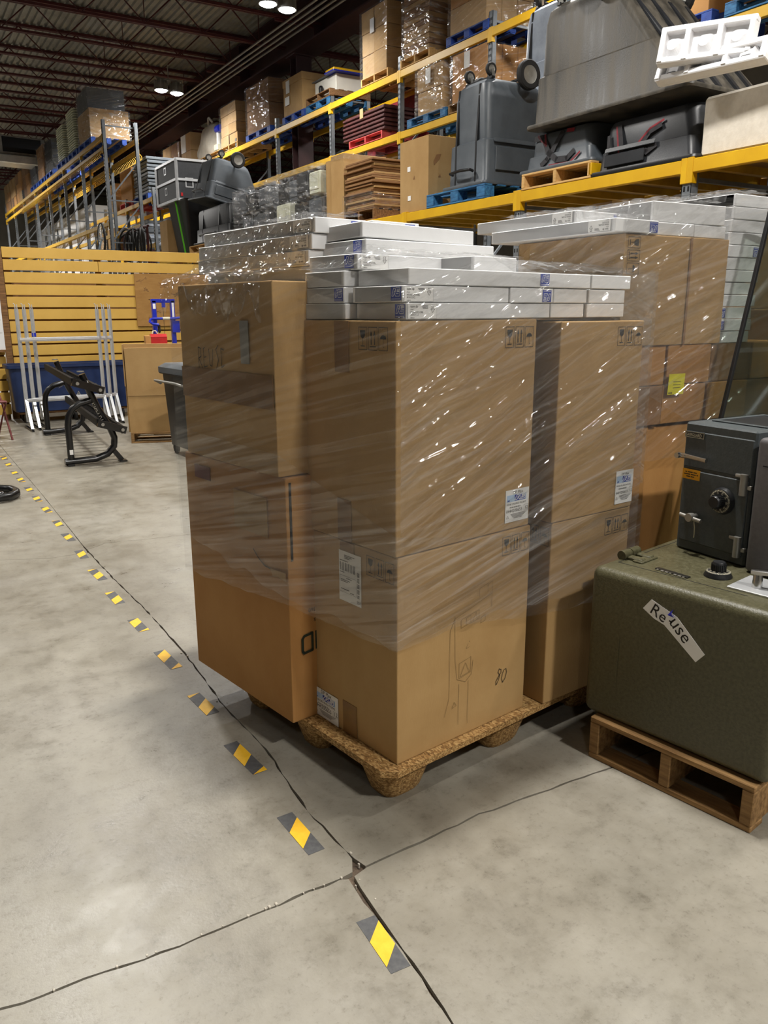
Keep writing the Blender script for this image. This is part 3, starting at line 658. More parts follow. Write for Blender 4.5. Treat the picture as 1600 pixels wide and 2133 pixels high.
WB = [ # u, v, z, sx, sy, rz offset, front, left, label
 (.036,.004,z1,.438,.228,0,[('spec',.004)],[('logo',.180)],'white filter carton lowest at the front corner, facing label with arrow'),
 (.004,.246,z1,.43,.222,.5,None,None,'plain white carton end lowest at the left of the front stack'),
 (.028,.010,z2,.446,.228,.6,[('spec',.004)],[('logo',.178)],'white filter carton second up at the front corner, label with arrow'),
 (.006,.256,z2,.43,.212,-.4,None,[('logo',.164)],'white filter carton second up at left, blue mark on its end'),
 (.052,.012,z3,.430,.236,-.8,None,None,'white carton third up at the front corner under the film'),
 (.012,.262,z3,.43,.205,.8,None,None,'plain white carton end third up at the left under the film'),
 (.484,.02,z1,.202,.70,.3,None,None,'white carton end lowest, just right of the front label carton'),
 (.690,.02,z1,.178,.70,0,None,None,'white carton end lowest, middle of the right half'),
 (.876,.012,z1,.212,.70,-1.2,None,None,'white carton end lowest, at the right end of the row'),
 (.480,.014,z2,.214,.70,.4,[('logo',.012)],None,'white carton second up, upside-down blue mark right of the corner'),
 (.698,.016,z2,.178,.70,0,None,None,'white carton end second up, middle of the right half'),
 (.884,.012,z2,.204,.70,-1.2,None,None,'white carton end second up, at the right end of the row'),
 (.484,.012,z3,.40,.70,-.4,[('logo',.135)],None,'wide white carton third up on the right, blue mark on its face'),
 (.888,.006,z3,.222,.70,-1.2,None,None,'white carton third up, jutting out at the right end'),
 (.040,.232,z4,.36,.24,2.0,[('spec',.012)],[('logo',.180)],'white carton fourth up, small label beside the crumpled film'),
 (.402,.10,z4,.205,.55,1.0,None,None,'white carton fourth up, beneath the flat top carton'),
 (.115,.285,z5,.555,.30,-2.0,None,[('logo',.235)],'white carton fifth up under the raised lid, end in shade'),
]
for u, v, z, sx, sy, ro, fr, le, lb in WB:
    white_box(lb, AP(u,v,z), PA+R(ro), sx, sy, .0472, fr, le, upside=('upside-down' in lb))
white_box('white carton lid lying loose on top, open side down', Vector((1.300,2.285,1.7735)), R(8.5), .495, .36, .047, tilt=(R(-1.4), R(.5)), group='white filter cartons on the main pallet')
tz = 1.6435
for i in range(4):
    for j in range(2):
        wl = ['lowest','second up','third up','topmost'][i]
        white_box('long white filter carton on the left stack, ' + wl + (', outer row' if j == 0 else ', inner row'), Vector((1.228-.008*((i*3)%4)+.213*j, 2.452+.010*((i*5)%3), tz+.0505*i)), R(7.2+.5*((i*7)%3)), .208, .80, .0498, None if i < 1 else [('logo',.02)], [('spec',.02)] if j == 0 and i > 0 else None, 'long filter cartons on the left stack', upside=True)
# ================================================================ STRETCH FILM
from mathutils import noise as MN
def wr(u, v, seed, ang, fx, fy):
    c, s = math.cos(ang), math.sin(ang); a, b = u*c+v*s, -u*s+v*c
    return MN.noise(Vector((a*fx+seed*7.1, b*fy, seed*3.3)))
def sheet(name, rows, parent, mat, thick=None):
    """rows: list of rows of (point, (u, v))"""
    m = MB(); n = len(rows[0]); m.uv = []
    for r_ in rows:
        for p, uv in r_: m.v.append(tuple(p)); m.uv.append(uv)
    for i in range(len(rows)-1):
        for j in range(n-1): m.f.append([i*n+j, i*n+j+1, (i+1)*n+j+1, (i+1)*n+j]); m.k.append(0)
    return m.build(name, M[mat], parent, smooth=75)
def wrap_wall(name, path, parent, mat, seed, du=.025, dv=.022, amp=.004, ang=-.25, crum=.0, rag=.012):
    """path: (x, y, z_low, z_high) round the load; outward is to the right of travel"""
    cols, s = [], 0.0
    for (a, b) in zip(path, path[1:]):
        L = math.hypot(b[0]-a[0], b[1]-a[1]); n = max(2, int(L/du)); nx, ny = (b[1]-a[1])/L, -(b[0]-a[0])/L
        if nx*0+ny*0 > 1: pass
        for i in range(n):
            t = i/n; e = min(1, 4*min(t, 1-t)+.15)
            cols.append((a[0]+(b[0]-a[0])*t, a[1]+(b[1]-a[1])*t, a[2]+(b[2]-a[2])*t, a[3]+(b[3]-a[3])*t, s+L*t, nx, ny, e))
        s += L
    b = path[-1]; cols.append((b[0], b[1], b[2], b[3], s, nx, ny, .15))
    H = max(c[3]-c[2] for c in cols); nv = int(H/dv); rows = []
    for j in range(nv+1):
        row = []
        for (x, y, lo, hi, u, nx, ny, e) in cols:
            lo2 = lo + rag*MN.noise(Vector((u*9, seed, 0))); z = lo2 + (hi-lo2)*j/nv
            d = amp*(wr(u, z, seed, ang, 3, 30)+.6*wr(u, z, seed+5, ang*1.8, 6, 55)) + crum*abs(wr(u, z, seed+9, .4, 14, 16))
            d = d*e + amp*.6
            row.append((Vector((x+nx*d, y+ny*d, z)), (u, z)))
        rows.append(row)
    return sheet(name, rows, parent, mat)
wt = thing('stretch_wrap', 'clear stretch film wound round the front pallet of cartons, loose folds on top', 'film', (0,0,0))
C_bl, C_fl, A_fl, A_fr, B_fr, B_br = (.905,3.06), (1.026,2.343), (1.204,1.927), (1.828,2.004), (2.345,2.030), (2.32,2.64)
main_path = [(*C_bl,.535,1.655), (*C_fl,.590,1.668), (*A_fl,.535,1.700), (A_fr[0]-.35,A_fr[1]-.055,.560,1.705), (*A_fr,.50,1.690), (*B_fr,.47,1.675), (*B_br,.5,1.66)]
wrap_wall('film_wall', main_path, wt, 'film', 1, amp=.0045)
wrap_wall('film_wall', [(1.210,1.919,.87,1.60), (1.5,1.955,.84,1.69), (1.828,1.994,.80,1.70), (2.350,2.020,.92,1.68), (2.34,2.25,1.0,1.66)], wt, 'film_steep', 4, amp=.004, ang=-.5)
wrap_wall('film_wall', [(.897,3.06,.70,1.12), (1.018,2.340,.62,1.10), (1.200,1.924,.55,.90), (1.5,1.951,.57,.85), (1.828,1.990,.55,.82), (2.352,2.016,.56,.86)], wt, 'film', 8, amp=.004, ang=.2, rag=.03)
def drape(name, prof, y0, y1, ny, tilt, seed, parent, mat, amp, cut=None, step=.012):
    """film laid over a stepped profile (x, z), running along the load; prof is densified, then crumpled"""
    P = []; s = 0
    for (a, b) in zip(prof, prof[1:]):
        L = math.hypot(b[0]-a[0], b[1]-a[1]); n = max(1, int(L/step))
        for i in range(n): P.append((a[0]+(b[0]-a[0])*i/n, a[1]+(b[1]-a[1])*i/n, s+L*i/n, (b[1]-a[1])/L, -(b[0]-a[0])/L))
        s += L
    rows = []
    for i in range(ny+1):
        y = y0+(y1-y0)*i/ny; row = []
        kmax = len(P)
        for k, (x, z, u, nx, nz) in enumerate(P):
            if cut: z = z if z > cut(y) else cut(y)+(z-cut(y))*.02
            d = amp*(1.6*abs(wr(u, y, seed, .7, 13, 9))+.8*abs(wr(u, y, seed+3, -.5, 30, 22))+.5*wr(u, y, seed+6, 0, 60, 60)) + .001
            dy = amp*1.2*wr(u, y, seed+8, .3, 12, 12)
            row.append((Vector((x - nx*0 + (-abs(nx))*d - tilt*(y-y0), y+dy, z+abs(nz)*d)), (u, y)))
        rows.append(row)
    return sheet(name, rows, parent, mat)
drape('film_fold', [(1.40,1.850),(1.222,1.852),(1.205,1.80),(1.17,1.70),(1.10,1.668),(1.03,1.660),(1.02,1.60),(1.015,1.50)], 2.44, 2.80, 34, .165, 2, wt, 'film_crumple', .011, cut=lambda y: 1.535+.05*math.sin(y*23)+.04*math.sin(y*51))
drape('film_fold', [(1.26,1.850),(1.195,1.84),(1.10,1.70),(.985,1.660),(.972,1.62),(.968,1.52)], 2.80, 3.16, 30, .165, 5, wt, 'film_crumple', .010, cut=lambda y: 1.56+.06*math.sin(y*17+1)+.03*math.sin(y*47))
def laid(name, u0, u1, v0, v1, zf, seed, mat, amp, n=46, m_=26):
    rows = []
    for j in range(m_+1):
        row = []
        for i in range(n+1):
            u, v = u0+(u1-u0)*i/n, v0+(v1-v0)*j/m_
            p = AP(u, v, zf(u, v) + amp*(1.4*abs(wr(u, v, seed, .5, 15, 9))+.8*abs(wr(u, v, seed+2, -.7, 34, 26)))); row.append((p, (u, v)))
        rows.append(row)
    return sheet(name, rows, wt, mat)
laid('film_fold', .03, .63, -.012, .30, lambda u, v: 1.703+.016*min(1, max(0, v)/.1)-(.07*max(0,(u-.45)/.18) if v < .09 else 0), 11, 'film_crumple', .007)
laid('film_fold', .60, 1.12, .0, .42, lambda u, v: 1.672+.012*math.sin(v*9)+(.03 if v > .2 else .15*v), 13, 'film_flat', .008)
laid('film_fold', -.02, .20, .06, .48, lambda u, v: 1.672+.07*min(1,max(0,(u-.0)/.1))*min(1,v/.25), 17, 'film_flat', .008)
# ================================================================ OLIVE SAFE ON ITS PALLET
def wood_pallet(label, loc, rz, L, W, H=.14, mat='wood', group='wooden pallets', stringers=3, boards=6, name='wooden_pallet', block=False):
    """deck boards run along x (length L); runners or blocks carry them"""
    t = thing(name, label, 'pallet', loc, rz, group); mm = M[mat] if isinstance(mat, str) else mat
    th = H*.13
    q = MB(); q.box(0, L, 0, .62*W/boards, 0, th, .003); bd = q.mesh('board', mm)
    for i in range(boards): piece('deck_board', bd, t, (0, (W-.62*W/boards)*i/(boards-1), H-th))
    q = MB(); q.box(0, L, 0, .5*W/boards, 0, th, .003); bb = q.mesh('board', mm)
    if block:
        q = MB(); q.box(0, L*.13, 0, W*.13, 0, H-2*th, .004); bk = q.mesh('block', mm)
        for i in range(3):
            piece('bottom_board', bb, t, (0, (W-.5*W/boards)*i/2, 0))
            for j in range(3): piece('block', bk, t, ((L-L*.13)*j/2, (W-W*.13)*i/2, th))
    else:
        q = MB(); q.box(0, .038, 0, W, 0, H-2*th, .003); st = q.mesh('runner', mm)
        for j in range(stringers): piece('runner', st, t, ((L-.038)*j/(stringers-1), 0, th))
        for i in range(3): piece('bottom_board', bb, t, (0, (W-.5*W/boards)*i/2, 0))
    return t
SR = R(9.8)
# pallet length runs along the safe's long side, open runner ends face the camera
wp = wood_pallet('wooden pallet carrying the olive safe, boards chipped', (1.945, 1.82, 0), SR-R(90), .585, 1.0, .158, 'wood', boards=6)
st = thing('safe', 'large olive-green safe lying on its back on a wooden pallet', 'safe', (2.068, 1.222, .16), SR)
SW, SD, SH = .76, .66, .54
def rounded_slab(x0, x1, y0, y1, z0, z1, r, n=5):
    m = MB(); rings = []
    def ring(off, z): return [(x0+r+(x1-x0-2*r)*(cx)+(-1 if not cx else 1)*(r-off)*math.cos(a)*(1) if 0 else 0, 0, z) for cx in (0,)]
    def rr_(ins, z):
        pts = []; rad = max(r-ins, .0005)
        for (cx, cy, a0) in ((x1-r, y1-r, 0), (x0+r, y1-r, 90), (x0+r, y0+r, 180), (x1-r, y0+r, 270)):
            for i in range(n+1):
                a = R(a0+90*i/n); pts.append((cx+rad*math.cos(a), cy+rad*math.sin(a), z))
        return pts
    for i in range(n+1): a = R(90*i/n); rings.append(rr_(r*(1-math.sin(a)), z0+r*(1-math.cos(a))))
    for i in range(n+1): a = R(90*i/n); rings.append(rr_(r*(1-math.cos(a)), z1-r*(1-math.sin(a))))
    return m.loft(rings)
rounded_slab(0, SW, 0, SD, 0, SH, .03).build('safe_body', M['safe_green'], st, smooth=40)
q = MB(); q.box(.10, .103, .165, SD-.04, SH-.002, SH+.0006); q.box(.10, SW-.06, SD-.042, SD-.0395, SH-.002, SH+.0006); q.build('door_gap', M['slot'], st)
q = MB(); q.lathe([(.017,0),(.017,.045)], 14, 'x', (.135,SD-.030,SH+.014)); q.lathe([(.015,.045),(.015,.05),(.017,.05),(.017,.10)], 14, 'x', (.135,SD-.030,SH+.014))
for x in (.150,.205): q.box(x, x+.03, SD-.10, SD-.02, SH-.002, SH+.012, .004)
q.box(.140, .245, SD-.108, SD-.07, SH-.002, SH+.007, .003); q.build('hinge', M['safe_green'], st, smooth=40)
q = MB(); q.M = Matrix.Translation((.125, .37, SH)) @ Matrix.Rotation(R(84), 4, 'Z'); q.box(0, .125, -.010, .010, 0, .004, .001); np_ = q.build('name_plate', M['dark_olive_trim'], st)
q = MB(); q.M = Matrix.Translation((.121, .490, SH+.0045)) @ Matrix.Rotation(R(-96), 4, 'Z'); [q.rect(.006+.0165*k, -.004, .006+.0165*k+(.011 if k % 3 else .007), .004) for k in range(7)]; q.build('lettering', M['dull_metal'], np_)
def dial(parent, Mx, r, label=None):
    q = MB(); q.M = Mx; q.lathe([(r*1.12,0),(r*1.12,.004),(r,.012),(r*.98,.016),(r*.72,.019)], 40); d = q.build('dial', M['black_plastic'], parent, smooth=35, label=label)
    q = MB(); q.M = Mx; q.lathe([(r*.56,.018),(r*.54,.045),(r*.46,.050),(.0005,.050)], 30)
    for i in range(24):
        q.M = Mx @ Matrix.Rotation(2*math.pi*i/24, 4, 'Z'); q.box(r*.52, r*.60, -.0012, .0012, .020, .043)
    q.build('knob', M['black_plastic'], d, smooth=35)
    q = MB()
    for i in range(50):
        q.M = Mx @ Matrix.Rotation(2*math.pi*i/50, 4, 'Z') @ Matrix.Translation((0,0,.0180)); l = .13 if i % 5 else .2
        q.add([(r*.95,-.0008,-.0006),(r*.95,.0008,-.0006),(r*(.95-l),.0008,.0014),(r*(.95-l),-.0008,.0014)], [(0,1,2,3)])
        if i % 5 == 0: q.M = Mx @ Matrix.Rotation(2*math.pi*i/50-math.pi/2, 4, 'Z') @ Matrix.Translation((-.004, r*.70, .0205)); q.text(('10','20','30')[i//5 % 3], 0, -.004, .009)
    q.build('dial_marks', M['ivory'], d); return d
dial(st, Matrix.Translation((.215, .318, SH)), .040)
q = MB(); q.box(.126, .285, .07, .245, SH-.001, SH+.007, .002); pl = q.build('handle_plate', M['alu'], st)
q = MB(); q.lathe([(.016,0),(.014,.045),(.012,.05)], 14, 'z', (.182,.175,SH+.005)); q.M = Matrix.Translation((.182,.175,SH+.05)) @ Matrix.Rotation(R(-80), 4, 'Z')
q.loft([[(x, y*wd, z0_+zz*h_) for y, zz in ((-1,0),(1,0),(1,1),(.5,1.35),(-.5,1.35),(-1,1))] for x, wd, z0_, h_ in ((-.02,.010,0,.01),(.0,.014,0,.012),(.05,.013,.006,.010),(.10,.009,.010,.006))]); q.build('lever_handle', M['chrome'], st, smooth=50)
def SF(v, z): return face((0, v, z), (0,-1,0), (0,0,1))
q = MB(); q.M = face((-.0005,.452,.415),(0,-1,0),(0,0,1),.001)      # paper strip, bent in the middle
q.prism([(.0,.030),(.028,.068),(.105,.040),(.080,-.005),(.042,.006)], 0, .0007); q.prism([(.080,-.005),(.105,.040),(.121,.034),(.222,-.060),(.195,-.094)], .0003, .001)
pp = q.build('paper_sign', M['paper'], st)
q = MB(); F0 = face((-.0005,.452,.415),(0,-1,0),(0,0,1),.0028)
q.M = F0 @ Matrix.Translation((.030,.026,0)) @ Matrix.Rotation(R(-24),4,'Z'); q.text('Re', -.006, -.004, .056); q.text('-', .062, .006, .05)
q.M = F0 @ Matrix.Translation((.099,.012,0)) @ Matrix.Rotation(R(-44),4,'Z'); q.text('use', -.004, -.006, .062)
q.build('lettering', M['ink'], pp)
q = MB(); q.M = F0; q.add([(.088,.032,.0004),(.108,.058,.004),(.104,.040,.006),(.112,.030,.002)], [(0,3,2),(0,2,1)]); q.build('blue_tape', M['blue_paint'], pp)
q = MB(); q.M = face((-.0005,SD,0),(0,-1,0),(0,0,1),.0008); q.poly([(.125,.32),(.131,.32),(.128,.13),(.121,.13)]); q.poly([(.05,.44),(.055,.43),(.056,.445)]); q.build('worn_paint', M['safe_green'], st)
q = MB(); q.M = face((0,-.0005,0),(1,0,0),(0,0,1),.0012); q.poly([(.02,.10),(.016,.06),(.03,.04),(.07,.055),(.10,.05),(.30,.06),(.32,.40),(.05,.42),(.03,.30),(.035,.18)]); q.build('bare_patch', M['paper'], st, label='pale bare patch on the end wall')
# small slate safe standing on it
s2 = thing('drop_safe', 'small slate-grey drop safe standing on the olive safe, black dial', 'safe', (2.375, 1.585, .7015), R(-1.5))
w2, d2_, h2 = .287, .42, .462
q = MB(); q.box(0, d2_, 0, w2, 0, h2, .006); q.build('safe_body', M['safe_grey'], s2)
q = MB(); q.box(-.006, .004, .012, w2-.012, .035, .295, .003); q.build('door', M['safe_grey'], s2)
q = MB(); q.box(-.004, .004, .006, w2-.006, .305, h2-.03, .003); q.build('hopper_front', M['safe_grey'], s2)
q = MB(); q.M = face((-.005,w2-.006,h2-.052),(0,-1,0),(0,0,1),.001); q.prism([(0,0),(.082,0),(.082,.022),(0,.022)],0,.002); b_ = q.build('brand_plate', M['black_plastic'], s2)
q = MB(); q.M = face((-.005,w2-.006,h2-.052),(0,-1,0),(0,0,1),.0036); q.frame(.001,.001,.081,.021,.0012); q.text('SAFEGUARD', .004, .005, .0155, sx=.78); q.build('lettering', M['ivory'], b_)
q = MB(); q.lathe([(.010,-.012),(.010,.0),(.011,.002)],12,'x',(-.03,w2-.004,.345)); q.lathe([(.004,-.03),(.004,.0)],10,'x',(-.004,w2-.03,.345)); q.M = Matrix.Translation((-.022,w2-.012,.345)); q.tube([(0,.012,0),(0,-.03,0),(0,-.105,-.004)],[.0095,.0085,.0085],12); q.build('pull_handle', M['chrome'], s2, smooth=50)
q = MB(); q.M = face((-.0068,w2-.010,.262),(0,-1,0),(0,0,1),.001); q.prism([(0,0),(.075,0),(.075,.036),(0,.036)],0,.0006); l_ = q.build('warning_label', M['orange_label'], s2)
q = MB(); q.M = face((-.0068,w2-.010,.262),(0,-1,0),(0,0,1),.0022); [q.rect(x0, y0, x1, y0+.0035) for x0, x1, y0 in ((.012,.020,.024),(.023,.044,.024),(.047,.062,.024),(.007,.034,.016),(.037,.058,.016),(.061,.068,.016),(.018,.034,.008),(.037,.052,.008))]; q.build('lettering', M['ink'], l_)
dial(s2, face((-.0065,.100,.212),(0,-1,0),(0,0,1),0), .042)
q = MB(); q.lathe([(.014,-.034),(.010,-.03),(.010,0)],12,'x',(-.008,w2-.085,.135)); q.M = Matrix.Translation((-.038,w2-.085,.135)); q.tube([(0,.045,.002),(0,-.045,-.006)],.0075,10); q.lathe([(.015,-.012),(.016,.0),(.014,.012)],12,'x'); q.build('tee_handle', M['dull_metal'], s2, smooth=50)
q = MB(); q.tube([(-.035,w2-.098,.128),(-.030,w2-.100,.10),(-.026,w2-.098,.075),(-.022,w2-.094,.06)],.0018,6); q.build('string', M['ivory'], s2)
for z in (.245, .03):
    q = MB(); q.lathe([(.013,0),(.013,.072)],14,'z',(-.008,.026,z)); q.box(-.012,-.002,.02,.06,z+.058,z+.070,.002); q.box(-.006,.02,.0,.02,z+.02,z+.036,.002); q.build('hinge', M['dull_metal'], s2, smooth=45)
q = MB(); q.box(.10, .36, .04, w2-.05, h2+.0005, h2+.002); q.M = Matrix.Translation((0,0,0)); tr_ = q.build('top_recess', M['black_plastic'], s2)
q = MB(); q.box(.085,.375,.028,.04,h2,h2+.006,.002); q.box(.085,.375,w2-.05,w2-.038,h2,h2+.006,.002); q.box(.085,.10,.04,w2-.05,h2,h2+.006,.002); q.box(.36,.375,.04,w2-.05,h2,h2+.006,.002); q.build('recess_rim', M['safe_grey'], s2)
t = thing('grey_cabinet', 'grey metal box with rounded edges standing beside the small safe at right', 'cabinet', (2.330, 1.245, .7015), R(-1.5))
rounded_slab(0, .40, 0, .315, .0, .45, .018).build('cabinet_body', M['box_grey'], t, smooth=40)
q = MB(); q.box(-.001,.0015,.03,.285,.36,.363); q.build('door_gap', M['slot'], t)
# ================================================================ SECOND WRAPPED PALLET BEHIND
wood_pallet('wooden pallet under the second wrapped load behind the safes', (2.38, 2.75, 0), R(0), 1.15, 1.0, .14, 'wood', boards=7).location = (2.375, 2.20, 0)
G2 = 'cartons of the second wrapped load'
# two tall wrapped bundles of upright panels at the bottom
for i, (x0, x1) in enumerate(((2.40,2.60),(2.606,2.93),(2.94,3.48))):
    carton('tall reddish-brown upright carton low in the second load, ' + ['left one by the front pallet','middle one behind the drop safe','right one hidden behind the safes'][i], Vector((x0, 2.225+.012*(i%2), .142)), 0, x1-x0, .55, 1.092-.142-.012*i, 'kraft_red', 30+i, G2, n=4, bow=.002)
for j in range(2):
    for i in range(4):
        x0 = 2.385+.272*i+(.008 if j else 0)
        carton('brown carton in the %s course of the second load, %s from left' % (['lower','upper'][j], ['first','second','third','fourth'][i]), Vector((x0, 2.21+.006*((i+j)%2), 1.094+.160*j)), 0, .264, .40, .157, 'kraft_dark' if (i+j) % 3 == 0 else 'kraft_red', 40+4*j+i, G2, n=4, bow=.002)
q = MB(); q.M = face((2.662,2.198,1.214),(1,0,0),(0,0,1)); q.prism([(0,0),(.096,0),(.100,.083),(.004,.083)],0,.0007); yl = solo(q, 'yellow_notice', M['yellow_paper'], 'bright yellow paper notice stuck on the brown cartons behind', 'notice')
q = MB(); q.M = face((2.662,2.198,1.214),(1,0,0),(0,0,1),.0026); [q.rect(.006+.006*k, .004, .0095+.006*k, .010) for k in range(4)]
for i in range(3): q.rect(.03, .05-.012*i, .075, .052-.012*i)
q.build('lettering', M['ink'], yl)
dbx = carton('big kraft carton lying on its side atop the second load, icons turned sideways', Vector((2.372, 2.205, 1.412)), 0, .60, .60, .412, 'kraft', 50, G2, n=6)
q = MB(); q.M = face((.085,-.0015,.402),(0,0,-1),(1,0,0)) @ Matrix.Translation((0,-.07,0)); marks(q); q.build('handling_marks', M['ink'], dbx)
strip(dbx, face((.36,-.004,.0),(1,0,0),(0,0,1)), 0, .0, .012, .41, 'flap_edge', 'kraft_dark')
# pair of white cartons across its top, then the tall stack of white cartons on the right
G3 = 'white filter cartons on the second load'
white_box('white filter carton on the second load, nearest, upside-down blue mark', Vector((2.30,2.19,1.826)), R(1), .235, .70, .048, [('logo',.006)], [('spec',.02)], G3, upside=True)
white_box('white filter carton on the second load, set back with bunched film over it', Vector((2.33,2.42,1.876)), R(2), .30, .60, .048, [('logo',.05)], [('spec',.02)], G3, upside=True)
white_box('white carton on the second load, in the middle of its top layer', Vector((2.54,2.22,1.826)), R(-2), .22, .70, .048, None, None, G3)
white_box('white carton on the second load, upper middle under glossy film', Vector((2.545,2.235,1.876)), R(-3), .40, .60, .075, None, None, G3)
white_box('white carton on the second load, low right of the middle', Vector((2.765,2.215,1.826)), R(2), .20, .70, .048, None, None, G3)
zz = 1.412; k = 0
while zz < 1.96:
    e = k in (1, 7); x0 = 2.945 + (.02 if k < 8 else .045) + .004*((k*5)%4) - .012*(8-min(k,8))*.35
    white_box('white carton of the tall white stack behind the glass, ' + ['lowest','second up','third up','fourth up','fifth up','sixth up','seventh up','eighth up','ninth up','tenth up','eleventh up','topmost'][min(k,11)], Vector((x0, 2.215-(.006 if e else 0)+.004*((k*3)%3), zz)), R(.6*((k*7)%5-2)), .235, .70, .0478, [('logo',.02)] if k == 7 else ([('logo',.18)] if k in (1,2) else None), None, 'white cartons in the tall stack', upside=True)
    zz += .0495; k += 1
white_box('white carton bridging the big lying carton and the tall stack', Vector((2.80,2.26,1.876)), R(4), .16, .66, .075, None, None, G3)
w2t = thing('stretch_wrap', 'glossy clear stretch film round the second load, streaked with highlights', 'film', (0,0,0))
wrap_wall('film_wall', [(2.352,2.80,1.0,1.93), (2.352,2.188,.96,1.93), (2.95,2.176,.95,1.96), (3.26,2.18,.95,1.97)], w2t, 'film_steep', 21, amp=.005, ang=-.45)
wrap_wall('film_wall', [(2.347,2.70,1.36,1.93), (2.345,2.18,1.30,1.94), (2.96,2.168,1.02,1.98), (3.27,2.172,1.1,1.98)], w2t, 'film', 23, amp=.005, ang=-.4)
def laidw(name, x0, x1, y0, y1, zf, seed, parent, mat, amp, n=50, m_=26):
    rows = []
    for j in range(m_+1):
        row = []
        for i in range(n+1):
            u, v = x0+(x1-x0)*i/n, y0+(y1-y0)*j/m_
            row.append((Vector((u, v, zf(u, v)+amp*(1.4*abs(wr(u, v, seed, .5, 13, 9))+.8*abs(wr(u, v, seed+2, -.7, 30, 24))))), (u, v)))
        rows.append(row)
    return sheet(name, rows, parent, mat)
laidw('film_fold', 2.30, 3.22, 2.18, 2.85, lambda x, y: (1.884 if x < 2.52 else 1.955 if x < 2.9 else 2.008)+(.045 if (y > 2.40 and x < 2.52) else 0), 31, w2t, 'film_crumple', .009)
# third load further right, seen through the leaning glass
G4 = 'cartons of the load behind the glass'
wood_pallet('wooden pallet under the cartons behind the leaning glass', (3.5, 2.28, 0), 0, 1.0, .8, .14, 'wood', boards=6)
for j in range(4):
    carton('brown carton of the load behind the leaning glass, ' + ['lowest','second up','third up','topmost'][j], Vector((3.5+.01*(j%2), 2.30, .142+.47*j)), 0, .7, .6, .465, 'kraft' if j % 2 else 'kraft_dark', 60+j, G4, n=4)
q = MB(); q.M = face((3.515,2.294,1.21),(1,0,0),(0,0,1)); q.prism([(0,0),(.25,0),(.25,.27),(0,.27)],0,.0008); pn = solo(q, 'paper_notice', M['cream_panel'], 'large cream paper sheet on the carton seen through the leaning glass', 'notice')
q = MB(); q.M = face((3.515,2.294,1.21),(1,0,0),(0,0,1),.0026); [q.rect(.09+.018*k, -.025, .102+.018*k, -.008) for k in range(4)]; q.build('lettering', M['ink'], pn)
w3t = thing('stretch_wrap', 'clear film round the cartons behind the leaning glass', 'film', (0,0,0))
wrap_wall('film_wall', [(3.485,2.9,.7,2.0), (3.485,2.284,.8,2.0), (4.22,2.284,.8,2.0)], w3t, 'film_steep', 33, amp=.005, du=.04, dv=.03)
# leaning sheet of glass with a black edge
gt = thing('glass_panel', 'black-edged sheet of glass leaning behind the small safe', 'glass', (2.63, 2.10, 0), 0)
gt.rotation_euler = (R(0), R(12.5), 0)
q = MB(); q.box(.016, .95, -.003, .003, .02, 1.98); q.build('pane', M['glass'], gt)
q = MB(); q.box(0, .016, -.008, .008, 0, 2.0, .002); q.box(0, .97, -.008, .008, 0, .02, .002); q.box(0, .97, -.008, .008, 1.98, 2.0, .002); q.build('edge_trim', M['black_plastic'], gt)
# ================================================================ YELLOW BOARD WALL AND WHAT STANDS BEFORE IT
t = thing('board_partition', 'yellow painted partition of wide horizontal boards with open gaps', 'partition', (1.50, 13.0, 0))
q = MB(); q.box(0,1.31,0,.03,0,.147,.003); pA = q.mesh('board', M['yellow_wall'])
q = MB(); q.box(0,3.84,0,.03,0,.147,.003); pB = q.mesh('board', M['yellow_wall'])
q = MB(); q.box(0,5.156,0,.03,0,.147,.003); pL = q.mesh('board', M['yellow_wall'])
for i in range(15):
    z = 2.445-.147-.172*i
    if z < 0: break
    if i == 1: piece('board', pA, t, (0,0,z)); piece('board', pB, t, (1.316,0,z))
    else: piece('board', pL, t, (0, .003*(i % 2), z), (0, 0, 0))
q = MB(); q.box(0,.09,0,.04,0,2.42); ps = q.mesh('stud', M['wood_old'])
for x in (.0, 1.27, 2.54, 3.81, 5.06): piece('stud', ps, t, (x, .034, 0))
piece('stud', ps, t, (-.095, .01, 0))
for i, (x, y) in enumerate(((1.7, 13.7), (3.1, 13.9), (4.5, 13.6))):  # crates added so the gaps between the boards look dark
    w_ = thing('added_crate', 'brown crate added behind the yellow boards to darken their gaps, ' + ['left','middle','right'][i] + ' one', 'crate', (x, y, 0), R(3*i)); q = MB(); q.box(0,1.2,0,.8,0,2.0,.01); q.build('crate_body', M['kraft_dark'], w_); q = MB(); q.box(-.012,.0,.05,.14,0,2.0); q.box(.05,1.15,-.014,.0,1.7,1.8); q.build('batten', M['wood_old'], w_)
t = thing('board_partition', 'short end of yellow board partition turned away at the left edge', 'partition', (-.107, 12.68, 0), R(10))
q = MB(); q.box(0,1.52,0,.03,0,.147,.003); pS = q.mesh('board', M['yellow_wall'])
for i in range(15):
    z = 2.465-.147-.172*i
    if z < 0: break
    piece('board', pS, t, (0,0,z))
piece('stud', ps, t, (1.42, .034, 0)); piece('stud', ps, t, (0, .034, 0))
t = thing('whiteboard', 'whiteboard calendar hung on the yellow boards at the left edge', 'board', (.64, 12.745, .985), R(10)); t.scale = (1.066, 1, 1.066)
q = MB(); q.box(0,.72,0,.015,.03,.90,.002); q.build('panel', M['white_board'], t); q = MB(); q.box(0,.74,-.05,.015,0,.03,.003); q.build('tray', M['wood_old'], t)
q = MB(); q.M = face((0,0,0),(1,0,0),(0,0,1),.002)
for z in (.25,.42,.55,.72): q.rect(.02,z,.70,z+.004)
q.stroke([(.55,.49),(.57,.52),(.59,.49),(.62,.515),(.65,.49),(.55,.49)], .004); q.rect(.56,.80,.68,.82); q.build('pen_marks', M['dull_metal'], t)
